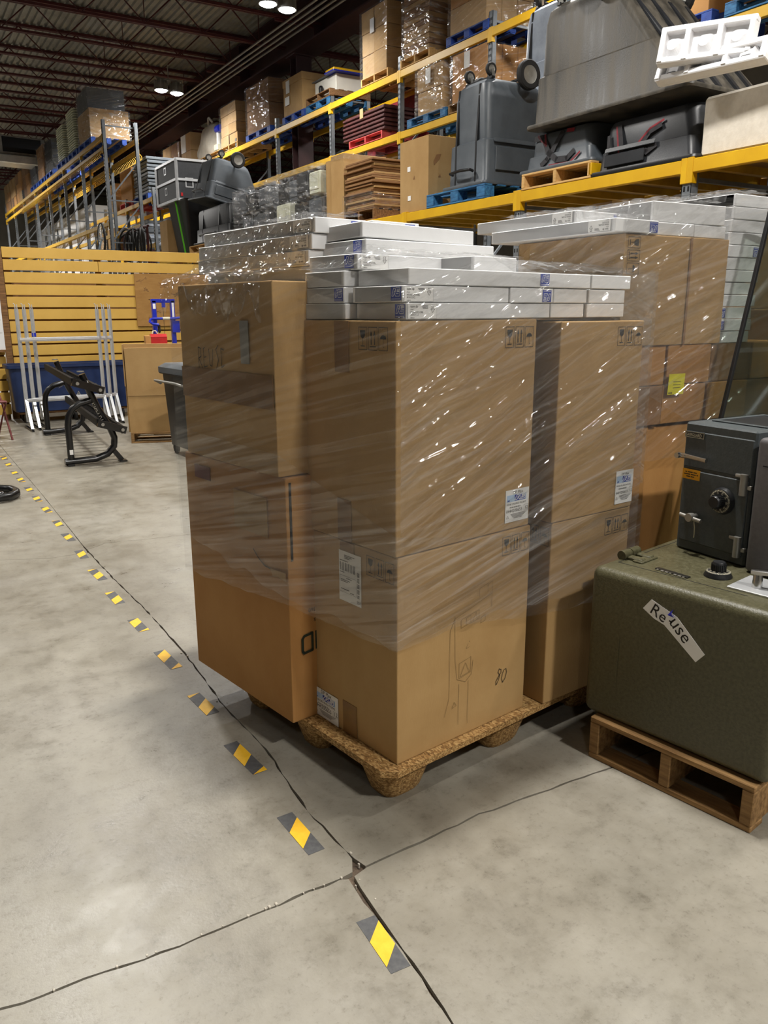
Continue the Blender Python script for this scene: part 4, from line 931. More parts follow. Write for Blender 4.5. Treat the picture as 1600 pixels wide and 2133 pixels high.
# plywood with scribbles
t = thing('plywood_sheet', 'scribbled plywood sheet fixed to the yellow boards', 'board', (3.325, 12.962, 1.321)); t.scale = (1.066, 1, 1.066)
q = MB(); q.box(0,1.22,0,.015,0,.745,.002); q.build('sheet', M['plywood'], t)
q = MB(); q.M = face((0,0,0),(1,0,0),(0,0,1),.002); r_ = random.Random(5)
def scrib(x, y, s, n):
    pts = [(x+r_.uniform(-s,s), y+r_.uniform(-s,s)*.8) for _ in range(n)]; q.stroke(pts, .006)
for x, y, s, n in ((.06,.63,.04,6),(.17,.52,.045,8),(.22,.34,.06,7),(.42,.60,.07,9),(.60,.62,.05,8),(.72,.58,.06,7),(.70,.50,.05,5),(.40,.30,.03,5),(.22,.12,.06,6),(.30,.20,.05,6),(.62,.20,.05,6),(.80,.22,.04,5),(.86,.36,.03,5),(.95,.28,.05,6),(.55,.45,.04,5),(.15,.67,.05,5)): scrib(x, y, s, n)
q.build('scribbles', M['kraft_dark'], t)
q = MB(); q.M = face((.575,0,.415),(1,0,.56),(-.56,0,1),.003); q.text('DIRECT FUSIONS', 0, 0, .058, sx=.74); q.M = face((.83,0,.44),(.7,0,1),(-1,0,.7),.003); q.text('ECONOMY', 0, 0, .045, sx=.8); q.build('marker_lettering', M['ink'], t)
# navy laundry cart
t = thing('bulk_cart', 'long navy plastic bulk cart along the yellow wall', 'cart', (1.32, 12.32, 0)); t.scale = (1.06, 1, .96)
q = MB()
def rr2(hx, hy, r, z, n=4, cx=0, cy=0):
    p = []
    for (sx, sy, a0) in ((1,1,0),(-1,1,90),(-1,-1,180),(1,-1,270)):
        for i in range(n+1):
            a = R(a0+90*i/n); p.append((cx+sx*(hx-r)+r*math.cos(a), cy+sy*(hy-r)+r*math.sin(a), z))
    return p
q.loft([rr2(.76,.20,.05,.17,cx=.82,cy=.26), rr2(.80,.235,.06,.80,cx=.82,cy=.26), rr2(.83,.26,.07,.81,cx=.82,cy=.26), rr2(.83,.26,.07,.86,cx=.82,cy=.26), rr2(.79,.22,.06,.86,cx=.82,cy=.26), rr2(.75,.19,.05,.25,cx=.82,cy=.26)]); q.build('tub', M['navy'], t, smooth=40)
q = MB(); q.box(.10,1.54,.08,.44,.13,.17,.01); q.build('base_frame', M['wood_old'], t)
q = MB(); q.lathe([(.001,-.02),(.05,-.02),(.065,-.012),(.065,.012),(.05,.02),(.001,.02)],14,'x'); wl = q.mesh('wheel', M['rubber'], 40)
for x in (.18,.82,1.46):
    for y in (.12,.40): piece('caster', wl, t, (x,y,.065))
q = MB(); q.M = face((.82,.035,.40),(1,0,0),(0,.04,1),.002)
for x, y in ((-.2,.1),(.0,.2),(.1,-.05),(-.4,.0),(.25,.12),(-.05,-.1)): q.stroke([(x,y),(x+.05,y+.03)], .004)
q.text('A', .02, -.02, .09); q.build('scuffs', M['dull_metal'], t)
# three nested aluminium stands
def stand(i, label):
    t = thing('display_frame', label, 'frame', (1.455+.105*i, 11.48+.10*i, 0), R(1.0), 'aluminium frames')
    H_ = 1.60
    for x in (0, 1.02):
        q = MB(); q.bar((x-.02*0,.25,.10),(x,.25,H_-.02), .044, .03); q.bar((x-.016,.2335,.12),(x-.016,.2335,H_-.05), .006, .006); u = q.build('upright', M['alu'], t)
        q = MB(); q.tube([(x-.012,.25,H_-.03),(x-.014,.25,H_+.04),(x-.03,.25,H_+.055)], .006, 6); q.tube([(x+.012,.25,H_-.03),(x+.010,.25,H_+.04)], .006, 6); q.build('hook', M['alu'], u)
        q = MB(); q.bar((x,-.06,.012),(x,.52,.012), .03, .022); q.build('foot', M['black'], t)
        q = MB(); q.bar((x,-.02,.03),(x,.245,.40), .035, .026); q.build('brace', M['alu'], t)
    for z in (1.20, .40):
        q = MB(); q.box(-.0,1.02,.222,.236,z-.035,z+.012,.003); q.box(-.0,1.02,.217,.222,z-.018,z-.006,.001); q.build('cross_rail', M['alu'], t)
    return t
for i, lb in enumerate(('aluminium stand frame nearest of three nested before the yellow wall','aluminium stand frame in the middle of three nested ones','aluminium stand frame rearmost of three nested ones, blue tape on its upright')):
    f = stand(i, lb)
    if i == 2: q = MB(); q.box(-.026,.026,.228,.272,1.22,1.27); q.build('blue_tape', M['blue_paint'], f)
# black dumbbell rack
t = thing('dumbbell_rack', 'black steel two-tier dumbbell rack with curved legs, lettered upright', 'gym rack', (0,0,0))
def db_side(dx, y, name):
    q = MB()
    loop = [(1.37,.045),(1.50,.045),(1.68,.05),(1.80,.09),(1.875,.17),(1.885,.26),(1.85,.36),(1.80,.46),(1.74,.58),(1.68,.74),(1.615,.93)]
    dense = []
    for (a, b) in zip(loop, loop[1:]): dense += [(a[0]+(b[0]-a[0])*k/3, a[1]+(b[1]-a[1])*k/3) for k in range(3)]
    dense.append(loop[-1])
    fr = q; fr.tube([(x+dx, y, z) for x, z in dense], .046, 10, flat=(1,.75)); fr.build('curved_upright', M['black'], t, smooth=50)
    q = MB(); q.tube([(1.435+dx,y,.06),(1.435+dx,y,.42),(1.45+dx,y,.51),(1.49+dx,y,.58),(1.56+dx,y,.63),(1.68+dx,y,.66)], .034, 10); q.build('front_leg', M['black'], t, smooth=50)
    q = MB(); q.bar((1.84+dx,y,.16),(1.945+dx,y,.012), .05, .03, (0,1,0)); q.box(1.91+dx,1.99+dx,y-.05,y+.05,0,.012); q.build('rear_foot', M['black'], t)
    q = MB(); q.box(1.39+dx,1.46+dx,y-.05,y+.05,0,.02,.004); q.build('foot_pad', M['rubber'], t)
    q = MB(); q.lathe([(.036,-.004),(.036,.006)],12,'z',(1.606+dx,y,.955)); q.build('end_cap', M['dull_metal'], t)
db_side(0, 8.65, 'near'); db_side(.15, 11.05, 'far')
for (x0, z0_, x1, z1_) in ((1.50,.865,1.78,.765),(1.71,.44,1.97,.345)):
    q = MB(); dx = .15
    rl = q
    for k in range(2):
        xx0, zz0 = (x0, z0_) if k == 0 else (x1-.02, z1_+.005)
        rl.bar((xx0,8.52,zz0),(xx0+dx,11.15,zz0), .03, .075, (0,0,1))
    o = rl.build('shelf_rail', M['black_matte'], t)
    for k in range(12):
        yy = 8.60+.21*k; d = dx*(yy-8.52)/2.63; q = MB(); q.bar((x0+d,yy,z0_),(x1+d,yy,z1_), .05, .02, (0,0,1)); q.build('saddle', M['black_matte'], t)
    q = MB()
    for (xx, zz) in ((x0+.035,z0_-.015),(x1-.03,z1_+.010)): q.lathe([(.018,-.012),(.018,.0),(.001,.0)],14,'y',(xx,8.49,zz))
    q.bar((x0-.01,8.505,z0_),(x1+.01,8.505,z1_), .03, .075, (0,0,1)); q.build('end_plate', M['black'], t)
    q = MB()
    for (xx, zz) in ((x0+.035,z0_-.015),(x1-.03,z1_+.010)): q.lathe([(.017,0),(.017,.004)],14,'y',(xx,8.472,zz))
    q.build('round_cap', M['dull_metal'], t)
q = MB(); q.M = face((1.702,8.613,.645),(.41,0,-.91),(.91,0,.41),.003); q.text('MATRIX', .0, -.028, .062, sx=1.15); q.build('lettering', M['dull_metal'], t)
q = MB(); q.M = face((1.640,8.612,.86),(.41,0,-.91),(.91,0,.41),.003); q.rect(0,-.018,.07,.018); q.M = face((1.420,8.613,.12),(1,0,0),(0,0,1),.003); q.rect(0,0,.035,.05); q.build('sticker', M['paper'], t)
# folded cartons standing on a pallet
wood_pallet('wooden pallet under the tall folded cartons by the yellow wall', (2.325, 9.77, 0), R(-19), 1.05, .8, .13, 'wood', boards=6)
t = thing('folded_carton', 'big tan folded carton standing on a pallet before the scribbled plywood', 'box', (2.325, 9.78, .131), R(-19), None)
q = MB(); q.box(.0,1.02,0,.012,0,.432,.002); q.box(.0,1.02,-.004,.010,.436,1.0,.002); q.build('front_board', M['kraft'], t)
q = MB(); q.box(-.02,1.03,.05,.075,0,1.045,.003); q.box(-.025,-.012,.02,.06,.55,1.04,.002); q.build('rear_board', M['kraft'], t)
q = MB(); q.box(.0,1.02,.012,.05,0,.98); q.build('filler_sheets', M['board_edge'], t, stuff=True)
t = thing('carton_stack', 'upright carton behind the tall folded one, carrying the red toolbox', 'box', (2.75, 10.35, 0), R(-15))
q = MB(); q.box(0,.6,0,.5,0,1.10,.004); q.build('carton_body', M['kraft'], t)
t = thing('tool_box', 'small red metal toolbox with arched lid on the cartons', 'toolbox', (2.76, 10.44, 1.102), R(-10))
q = MB(); q.box(.07,.27,0,.20,0,.12,.004); q.M = Matrix.Identity(4); q.loft([[(x,.0,.12),(x,.20,.12),(x,.20,.13),(x,.13,.165),(x,.07,.165),(x,.0,.13)] for x in (.07,.27)]); q.build('box_body', M['red_paint'], t)
q = MB(); q.box(.0,.07,0,.20,0,.145,.004); q.build('end_panel', M['kraft_red'], t)
q = MB(); q.tube([(.10,.10,.165),(.11,.10,.20),(.14,.10,.205),(.165,.10,.165)], .008, 8); q.build('handle', M['ivory'], t, smooth=50)
# blue lifting trolley
t = thing('drywall_lift', 'royal blue lifting trolley with curved handle ring behind the cartons', 'lift', (3.10, 11.25, 0))
for x in (.0,.255):
    q = MB(); q.box(x,x+.055,0,.06,.05,1.69,.004); q.build('mast', M['blue_paint'], t)
q = MB(); q.box(-.005,.315,.0,.06,1.66,1.71,.004); q.prism([(.13,.0),(.18,.0),(.165,.05),(.145,.05)],1.60,1.66); q.build('head', M['blue_paint'], t)
q = MB(); q.tube([(.28,-.03,1.45),(.36,-.03,1.46),(.41,-.06,1.43),(.40,-.16,1.39),(.34,-.20,1.37)], .018, 10); q.tube([(.28,-.03,1.45),(.0,-.03,1.45),(-.05,-.05,1.44),(-.075,-.10,1.41),(-.05,-.17,1.38),(.02,-.20,1.37)], .018, 10); q.build('handle_ring', M['blue_paint'], t, smooth=50)
q = MB(); q.lathe([(.021,0),(.021,.10)],12,'x',(.12,-.03,1.452)); q.build('tape_wrap', M['ivory'], t)
for x in (.03,.36):
    q = MB(); q.lathe([(.001,-.012),(.03,-.012),(.04,-.006),(.04,.006),(.03,.012),(.001,.012)],14,'x',(x,-.16,1.30)); q.bar((x,-.16,1.30),(x,-.16,1.37),.03,.02); q.build('caster', M['rubber'], t, smooth=40)
q = MB(); q.box(.255,.36,-.02,.03,1.26,1.42,.003); q.build('gusset', M['blue_paint'], t)
q = MB(); q.box(.008,.045,-.003,0,1.58,1.65); q.box(.268,.296,-.003,0,1.47,1.66); q.build('sticker', M['paper'], t)
q = MB(); q.tube([(.155,.03,1.60),(.16,.03,.2)], .003, 5); q.build('cable', M['black'], t)
q = MB(); q.box(-.1,.42,-.45,.5,.02,.06,.01); q.build('base', M['blue_paint'], t)
# grey lidded cart peeping out behind the left stack
t = thing('rolling_bin', 'black tub with grey lid and tube handle peeping behind the left cartons', 'cart', (2.56, 8.25, 0), R(5))
q = MB(); q.loft([rr2(.26,.30,.05,.10,cx=.30,cy=.33), rr2(.30,.33,.05,.88,cx=.30,cy=.33), rr2(.33,.36,.05,.89,cx=.30,cy=.33), rr2(.33,.36,.05,.95,cx=.30,cy=.33), rr2(.27,.30,.05,.99,cx=.30,cy=.33)]); q.build('tub', M['black_plastic'], t, smooth=40)
q = MB(); q.loft([rr2(.335,.365,.05,.90,cx=.30,cy=.33), rr2(.335,.365,.05,.96,cx=.30,cy=.33), rr2(.28,.31,.05,1.0,cx=.30,cy=.33)]); q.build('lid', M['truck_grey'], t, smooth=40)
q = MB(); q.tube([(.02,.02,.78),(-.06,-.02,.80),(-.10,.05,.82),(-.10,.60,.82),(-.02,.64,.78)], .014, 8); q.build('handle', M['dull_metal'], t, smooth=50)
for x in (.08,.52):
    for y in (.1,.56): piece('caster', wl, t, (x,y,.065))
# maroon folding chair at the left edge
t = thing('folding_chair', 'maroon folding chair cut off by the left edge, by the yellow boards', 'chair', (.72, 10.75, 0), R(14))
q = MB(); q.box(0,.42,0,.40,.46,.485,.01); q.build('seat', M['red_dark'], t, smooth=40)
q = MB(); q.box(.0,.42,.40,.425,.68,.86,.01); q.build('backrest', M['red_dark'], t)
for x in (.0,.42):
    q = MB(); q.tube([(x,.43,.88),(x,.38,.70),(x,.20,.47),(x,-.02,.0)], .012, 8); q.build('leg', M['red_dark'], t, smooth=50)
    q = MB(); q.tube([(x,.05,.46),(x,.25,.24),(x,.44,.0)], .011, 8); q.build('leg', M['red_dark'], t, smooth=50)
q = MB(); q.tube([(0,.40,.06),(.42,.40,.06)], .010, 6); q.build('stretcher', M['red_dark'], t)
# curved tube end of a machine at the left edge
t = thing('gym_machine', 'bent black tube foot of a gym machine at the left edge', 'gym machine', (0,0,0))
q = MB(); q.tube([(.25,7.16,.06),(.55,7.20,.045),(.68,7.24,.042),(.745,7.33,.042),(.755,7.42,.042),(.735,7.54,.042),(.66,7.60,.045),(.25,7.66,.06)], .035, 10); q.build('foot_loop', M['black'], t, smooth=50)
q = MB(); q.tube([(.25,7.40,.07),(.60,7.40,.045)], .03, 10); q.lathe([(.05,0),(.05,.03),(.03,.05)],14,'z',(.62,7.40,.01)); q.build('centre_tube', M['black'], t, smooth=50)
q = MB(); q.tube([(.30,7.40,.05),(.28,7.40,1.2)], .04, 10); q.build('upright', M['black'], t, smooth=50)
# ================================================================ RACKS
def rack(label, x0, x1, ys, levels, post_top, deck=False, hooks=(), beam='beam', bh=.10, group='pallet racks'):
    t = thing('pallet_rack', label, 'rack', (0,0,0), 0, group)
    q = MB(); w_ = .085
    q.box(0, .006, -w_/2, w_/2, 0, post_top); q.box(0, .075, -w_/2, -w_/2+.006, 0, post_top); q.box(0, .075, w_/2-.006, w_/2, 0, post_top); q.box(-.03,.11,-.07,.07,0,.012)
    up = q.mesh('upright', M['post'])
    q = MB(); z = .12
    while z < post_top-.05: q.box(-.0012, .002, -.026, -.010, z, z+.035); q.box(-.0012, .002, .010, .026, z, z+.035); z += .078
    sl = q.mesh('slots', M['slot'])
    q = MB(); z = .3; k = 0; D = x1-x0
    while z+.9 < post_top: q.bar((.03,0,z),(D-.03,0,z+.9), .03, .03); q.bar((.03,0,z),(D-.03,0,z), .03, .03); z += .95; k += 1
    q.bar((.03,0,post_top-.12),(D-.03,0,post_top-.12), .03, .03)
    br = q.mesh('brace', M['post'])
    for y in ys:
        u = piece('upright', up, t, (x0, y, 0)); piece('slots', sl, u)['kind'] = 'stuff'
        u = piece('upright', up, t, (x1, y, 0), (0,0,math.pi)); piece('slots', sl, u)['kind'] = 'stuff'; piece('brace', br, t, (x0, y, 0))['kind'] = 'stuff'
    bmat = M[beam]; cache = {}
    for z in levels:
        for a, b in zip(ys, ys[1:]):
            key = round(b-a, 3)
            if key not in cache:
                L = b-a; q = MB(); q.box(-.012, .035, .05, L-.05, -bh, 0, .005); q.box(.0, .04, .05, L-.05, -bh, -.035, .003); bm_ = q.mesh('beam', bmat)
                q = MB(); q.box(-.014, .045, .0, .052, -bh-.07, .012, .003); q.box(-.014, .045, L-.052, L, -bh-.07, .012, .003); cn = q.mesh('connector', bmat)
                cache[key] = (bm_, cn)
            for x, rz in ((x0, 0), (x1, 1)):
                o = piece('beam', cache[key][0], t, (x, a if not rz else b, z), (0,0,math.pi*rz)); piece('connector', cache[key][1], o)
            if deck:
                q = MB(); q.box(x0+.04, x1-.04, a+.04, b-.04, z-.03, z-.012); q.build('deck_panel', M['deckwood'], t)
                q = MB()
                for k in range(5): yy = a+.15+(b-a-.3)*k/4; q.box(x0+.03, x1-.03, yy-.025, yy+.025, z-.085, z-.03)
                q.build('cross_bar', M['beam_dim'], t)
    return t
NY = [.35, 2.27, 4.19, 6.07, 8.0, 9.93, 11.86, 13.8, 15.73, 17.65]
rack('low yellow-beamed pallet rack with timber deck right behind the wrapped loads', 5.10, 6.17, NY, (2.60,), 2.59, True, bh=.095)
FY = [2.55, 5.05, 7.52, 10.0, 12.42, 14.93, 17.50, 19.9, 22.35, 24.8, 27.2, 29.6]
rack('tall pallet rack with two loaded yellow beam levels behind the low rack', 7.80, 8.68, FY, (4.46, 5.40), 5.62, bh=.11)
LY = [20.6, 23.2, 25.7, 28.3, 30.9, 33.6, 36.2, 38.8]
lr = rack('far pallet rack at left with rows of bicycle hooks on its beams', 4.80, 5.62, LY, (3.62, 5.28, 5.53), 5.85, beam='beam_dim', bh=.10)
q = MB(); hk = q
hk.tube([(-.02,0,0),(-.05,0,-.06),(-.05,0,-.12),(-.015,0,-.15)], .010, 4); hkm = hk.mesh('hook', M['beam_dim'])
hb = MB()
for z in (3.53, 5.20):
    for k in range(90):
        y = 20.75+.145*k
        hb.M = Matrix.Translation((4.80, y, z)); hb.tube([(-.02,0,0),(-.06,0,-.05),(-.06,0,-.11),(-.02,0,-.14)], .011, 4)
for k in range(90):
    y = 20.75+.145*k; hb.M = Matrix.Translation((5.66, y, 5.20)); hb.tube([(.02,0,0),(.06,0,-.05),(.06,0,-.11),(.02,0,-.14)], .011, 4)
hb.build('hooks', M['beam_dim'], lr, stuff=True)
ZN = 2.602
# ---------------------------------------------------------------- tilt trucks
def rrect(x0, x1, y0, y1, r, z, n=4):
    p = []
    for (cx, cy, a0) in ((x1-r,y1-r,0),(x0+r,y1-r,90),(x0+r,y0+r,180),(x1-r,y0+r,270)):
        for i in range(n+1): a = R(a0+90*i/n); p.append((cx+r*math.cos(a), cy+r*math.sin(a), z))
    return p
def wheel_mesh(r, w_, hubmat):
    a = MB(); a.lathe([(r*.62,-w_/2),(r*.92,-w_/2),(r,-w_*.3),(r,w_*.3),(r*.92,w_/2),(r*.62,w_/2),(r*.60,0),(r*.62,-w_/2)], 24, 'x', cap=False); ty = a.mesh('tyre', M['rubber'], 40)
    b = MB(); b.lathe([(r*.22,-w_*.42),(r*.22,w_*.42)],12,'x'); b.lathe([(r*.56,-w_*.4),(r*.63,-w_*.44),(r*.63,w_*.44),(r*.56,w_*.4)],24,'x')
    for k in range(5):
        b.M = Matrix.Rotation(2*math.pi*k/5,4,'X'); b.box(-w_*.3,w_*.3,-r*.10,r*.10,r*.18,r*.6)
    b.M = Matrix(); b.lathe([(.001,-w_*.32),(r*.58,-w_*.32)],20,'x'); b.lathe([(.001,w_*.32),(r*.58,w_*.32)],20,'x')
    return ty, b.mesh('hub', M[hubmat], 40)
WB_, HB_ = wheel_mesh(.135, .06, 'dull_metal'); WC_, HC_ = wheel_mesh(.06, .035, 'dull_metal')
def tilt_truck(label, mat, loc, rz, W, L, H, tilt=(0,0), ribs=True, wheels=True, step=True, rimmat=None, group='upturned tilt trucks', front=.42):
    """an upturned dump cart: rim down, base and wheels up; steep end at y = 0, long sloped lip towards y = L"""
    t = thing('tilt_truck', label, 'cart', loc, rz, group); t.rotation_euler = (tilt[0], tilt[1], rz); mm = M[mat]
    q = MB()
    rg = [rrect(.01,W-.01,.0,L,.05,.02), rrect(.02,W-.02,.015,L-.02,.05,.05), rrect(.03,W-.03,.02,L*(1-front*.42),.06,H*.42)]
    if step: rg += [rrect(.052,W-.052,.045,L*(1-front*.46),.07,H*.438)]
    rg += [rrect(.06,W-.06,.045,L*(1-front*.85),.08,H*.85), rrect(.075,W-.075,.06,L*(1-front*.95),.09,H*.95), rrect(.12,W-.12,.11,L*(1-front),.09,H*.995), rrect(.2,W-.2,.2,L*(1-front)-.12,.07,H)]
    q.loft(rg); q.build('hopper', mm, t, smooth=38)
    q = MB(); q.loft([rrect(-.03,W+.03,-.04,L+.05,.06,0.0), rrect(-.035,W+.035,-.045,L+.055,.06,.014), rrect(-.03,W+.03,-.04,L+.05,.06,.032), rrect(.01,W-.01,0,L,.05,.036)]); q.build('rim', M[rimmat or mat], t, smooth=38)
    if ribs:
        q = MB()
        for x in (W*.22, W*.72): q.loft([[(x-.012,y0,z),(x+.012,y0,z),(x+.012,y1,z),(x-.012,y1,z)] for z, y0, y1 in ((.04,.012,.03),(H*.43,.018,.06),(H*.95,.052,.10))])
        q.build('steel_strap', M['black'], t)
        q = MB(); q.tube([(W*.22,-.01,.14),(W*.22,-.05,.15),(W*.5,-.07,.155),(W*.72,-.05,.15),(W*.72,-.01,.14)], .014, 8); q.build('push_handle', M['black'], t, smooth=50)
        q = MB()
        for x in (.012, W-.012):
            o = -1 if x < .1 else 1
            q.loft([[(x+o*.012,y0,z0_),(x+o*.012,y1,z0_),(x+o*.0,y1,z0_+.03),(x,y0,z0_+.03)] for y0, y1, z0_ in ((.1,L*.62,H*.40),(.1,L*.62,H*.41))])
            q.box(min(x,x+o*.012), max(x,x+o*.012), L*.10, L*.52, H*.14, H*.36, .008)
        q.build('side_panel', mm, t)
    if wheels:
        yb = L*(1-front)-(.26 if L < 1.3 else .12)
        for x in (.0, W):
            o = piece('wheel', WB_, t, (x + (-.035 if x < .1 else .035), yb, H+.03)); piece('hub', HB_, o)
        q = MB(); q.tube([(.0,yb,H+.02),(W,yb,H+.02)], .014, 8); q.box(.12,W-.12,.14,.18,H,H+.02); q.build('axle', M['black'], t)
        for x in (.16, W-.16):
            o = piece('caster', WC_, t, (x, .16, H+.085)); piece('hub', HC_, o)
            q = MB(); q.bar((x-.028,.16,H+.085),(x-.022,.18,H+.01),.006,.04); q.bar((x+.028,.16,H+.085),(x+.022,.18,H+.01),.006,.04); q.build('fork', M['dull_metal'], t)
    return t
NR = 'goods on the low rack'
def npal(label, y0, y1, mat, x=5.085, D=1.0, **k):
    # long front towards -X: boards run along Y
    return wood_pallet(label, (x, y1, ZN), R(-90), y1-y0, D, .135, mat, 'pallets on the low rack', **k)
npal('new light wood pallet with yellow-painted end on the low rack, below the graffiti bins', 5.15, 6.01, 'wood_new', boards=6, D=.9)
pm_ = [o for o in COL.objects if o.get('label','').startswith('new light wood pallet')][0]
q = MB(); q.box(.838,.868,.0,.5,.02,.115,.004); q.build('painted_end', M['beam'], pm_)
npal('blue block pallet on the low rack under the upturned grey tilt truck', 6.55, 7.55, 'wood_blue', boards=6, D=.95, block=True)
# olive-grey truck resting on two graffiti bins
tilt_truck('dark graffiti-sprayed upturned bin on the low rack, right one under the big truck', 'truck_dark', (5.98, 5.14, ZN), math.pi, .86, .97, .42, wheels=False, front=.10, rimmat='black_plastic')
gb = tilt_truck('grey graffiti-sprayed upturned bin on the light wood pallet, under the big truck', 'truck_grey', (5.98, 6.06, ZN+.136), math.pi, .84, .84, .34, wheels=False, front=.12, ribs=False)
def spray(parent, F, pts, wd, mat):
    q = MB(); q.M = F; q.stroke(pts, wd); return q.build('spray_paint', M[mat], parent)
Fg = face((.852,.42,.0),(0,1,0),(0,0,1),.004)
rt = [o for o in COL.objects if o.get('label','').startswith('dark graffiti-sprayed')][0]
Fs = face((.858,.0,.0),(0,1,0),(-.15,0,1),.006)
for pts, wd, m_ in (([(.62,.30),(.50,.26),(.45,.18),(.52,.12),(.60,.16)],.04,'spray_black'), ([(.64,.33),(.52,.29),(.42,.2)],.018,'spray_red'), ([(.20,.36),(.28,.10)],.045,'spray_black'), ([(.17,.36),(.25,.10)],.016,'spray_red'), ([(.10,.30),(.12,.12)],.03,'spray_black')): spray(rt, Fs, pts, wd, m_)
Fs = face((.838,.0,.0),(0,1,0),(-.19,0,1),.006)
for pts, wd, m_ in (([(.10,.30),(.20,.30),(.30,.16),(.42,.08),(.55,.07),(.62,.12)],.05,'spray_black'), ([(.44,.30),(.30,.10),(.24,.06)],.05,'spray_black'), ([(.13,.32),(.26,.22),(.22,.32)],.02,'spray_red'), ([(.34,.04),(.60,.03),(.70,.10)],.02,'spray_red'), ([(.50,.31),(.58,.30)],.03,'spray_red')): spray(gb, Fs, pts, wd, m_)
tilt_truck('big weathered olive-grey tilt truck lying upside down atop the graffiti bins', 'truck_olive', (6.02, 5.90, 3.085), math.pi, .95, 1.66, .96, front=.50, ribs=False)
bt = [o for o in COL.objects if o.get('label','').startswith('big weathered')][0]
q = MB()
for x in (.16,.36,.58,.78): q.loft([[(x-.02,1.665-.0*0,.05),(x+.02,1.665,.05),(x+.02,1.63,.05),(x-.02,1.63,.05)],[(x-.02,.94,.84),(x+.02,.94,.84),(x+.02,.90,.84),(x-.02,.90,.84)]])
q.build('slope_rib', M['truck_dark'], bt)
gt1 = tilt_truck('grey moulded tilt truck upside down on the blue pallet, wheels up', 'truck_grey', (5.13, 7.26, ZN+.137), R(-90), .66, 1.25, .98, front=.42)
tilt_truck('pale grey tilt truck behind the big weathered one, mostly hidden', 'truck_pale', (6.05, 7.30, 3.62), R(-90), .8, 1.1, .95, front=.4, wheels=True)
q = MB(); q.box(6.1,7.1,6.55,7.25,2.605,3.615); 
solo(q, 'cardboard_box', M['kraft_dark'], 'brown carton holding up the pale truck, hidden behind', 'box')
# white foam
t = thing('foam_block', 'big cream foam block at the right end of the low rack', 'foam', (5.13, 2.9, ZN+.002))
q = MB(); q.box(0,.62,0,.60,0,.44,.02); q.box(.02,.62,.61,1.24,0,.40,.02); q.build('block', M['foam_cream'], t)
def foam_tray(label, loc, rot, L, W, H):
    t = thing('foam_tray', label, 'foam', loc, 0, 'moulded foam pieces'); t.rotation_euler = rot
    q = MB(); q.box(0,W,0,L,0,.03,.006); q.build('base', M['foam'], t)
    q = MB()
    for y in (0, L*.32, L*.66, L-.045): q.loft([[(0,y,.02),(W,y,.02),(W,y+.05,.02),(0,y+.05,.02)],[(0.01,y+.008,H),(W-.01,y+.008,H),(W-.01,y+.04,H),(0.01,y+.04,H)]])
    for x in (0, W-.04): q.box(x, x+.04, 0, L, .02, H*.92, .006)
    q.build('rib', M['foam'], t)
    q = MB()
    for y in (L*.10, L*.44, L*.78): q.loft([rrect(.06,W-.06,y,y+L*.16,.03,.03), rrect(.09,W-.09,y+.02,y+L*.14,.03,H*.7)])
    q.build('lug', M['foam'], t); return t
foam_tray('white moulded foam piece tilted on top, leaning on the olive truck', (5.05, 4.33, 3.26), (R(14), R(-78), R(8)), .62, .24, .09).location = (5.05, 3.70, 3.14)
foam_tray('white moulded foam piece below the other, cavities facing out', (5.02, 3.55, 3.06), (R(4), R(-70), R(3)), .80, .15, .10)
# cartons etc. along the low rack
cb = thing('cardboard_box', 'tall kraft carton with torn holes on the low rack beside the blue pallet', 'box', (5.12, 7.57, ZN+.004), 0, NR)
q = MB(); skin_box(q, .55, .56, .74, 71, 5, .004); q.build('carton_body', M['kraft'], cb, smooth=40)
q = MB(); q.M = face((-.004,.56,0),(0,-1,0),(0,0,1),.003); q.rect(.16,.42,.22,.47); q.rect(.17,.12,.23,.17); q.build('sticker', M['paper'], cb)
q = MB(); q.M = face((0,-.004,0),(1,0,0),(0,0,1),.003); q.poly([(.06,.48),(.10,.55),(.16,.56),(.14,.51),(.10,.47),(.07,.44)]); q.poly([(.12,.33),(.15,.36),(.16,.33)]); q.M = face((-.004,.56,0),(0,-1,0),(0,0,1),.003); q.poly([(.27,.33),(.30,.37),(.31,.33)]); q.build('torn_hole', M['kraft_dark'], cb)
def flat_stack(label, loc, L, D, n, th, mats, seed, jit=.025):
    t = thing('flattened_cartons', label, 'cardboard', loc); r = random.Random(seed); z = 0
    for i in range(n):
        h = th*r.uniform(.7,1.3); q = MB(); a, b = r.uniform(-jit,jit), r.uniform(-jit,jit); q.box(a, D+a*.5, b, L+b, z, z+h*.86, .003)
        q.build('folded_sheet', M[mats[i % len(mats)]], t); z += h
    return t, z
npal('old wood pallet under the flattened carton pile', 8.70, 9.45, 'wood_old', boards=5, D=.6, x=5.11)
fs, zt_ = flat_stack('pile of flattened brown cartons on the low rack, film bunched at its foot', (5.12, 8.73, ZN+.14), .68, .46, 22, .025, ['kraft_dark','kraft','kraft_dark'], 3)
q = MB(); 
wrap_wall('film_skirt', [(5.10,9.46,ZN+.12,ZN+.34), (5.09,8.70,ZN+.12,ZN+.32), (5.60,8.70,ZN+.12,ZN+.24)], fs, 'film_crumple', 41, amp=.01, crum=.03, du=.03, dv=.02)
fs.location = (5.12, 8.73, ZN+.14)
for o in fs.children:
    if o.name.startswith('film_skirt'): o.location = (-5.12, -8.73, -ZN-.14)
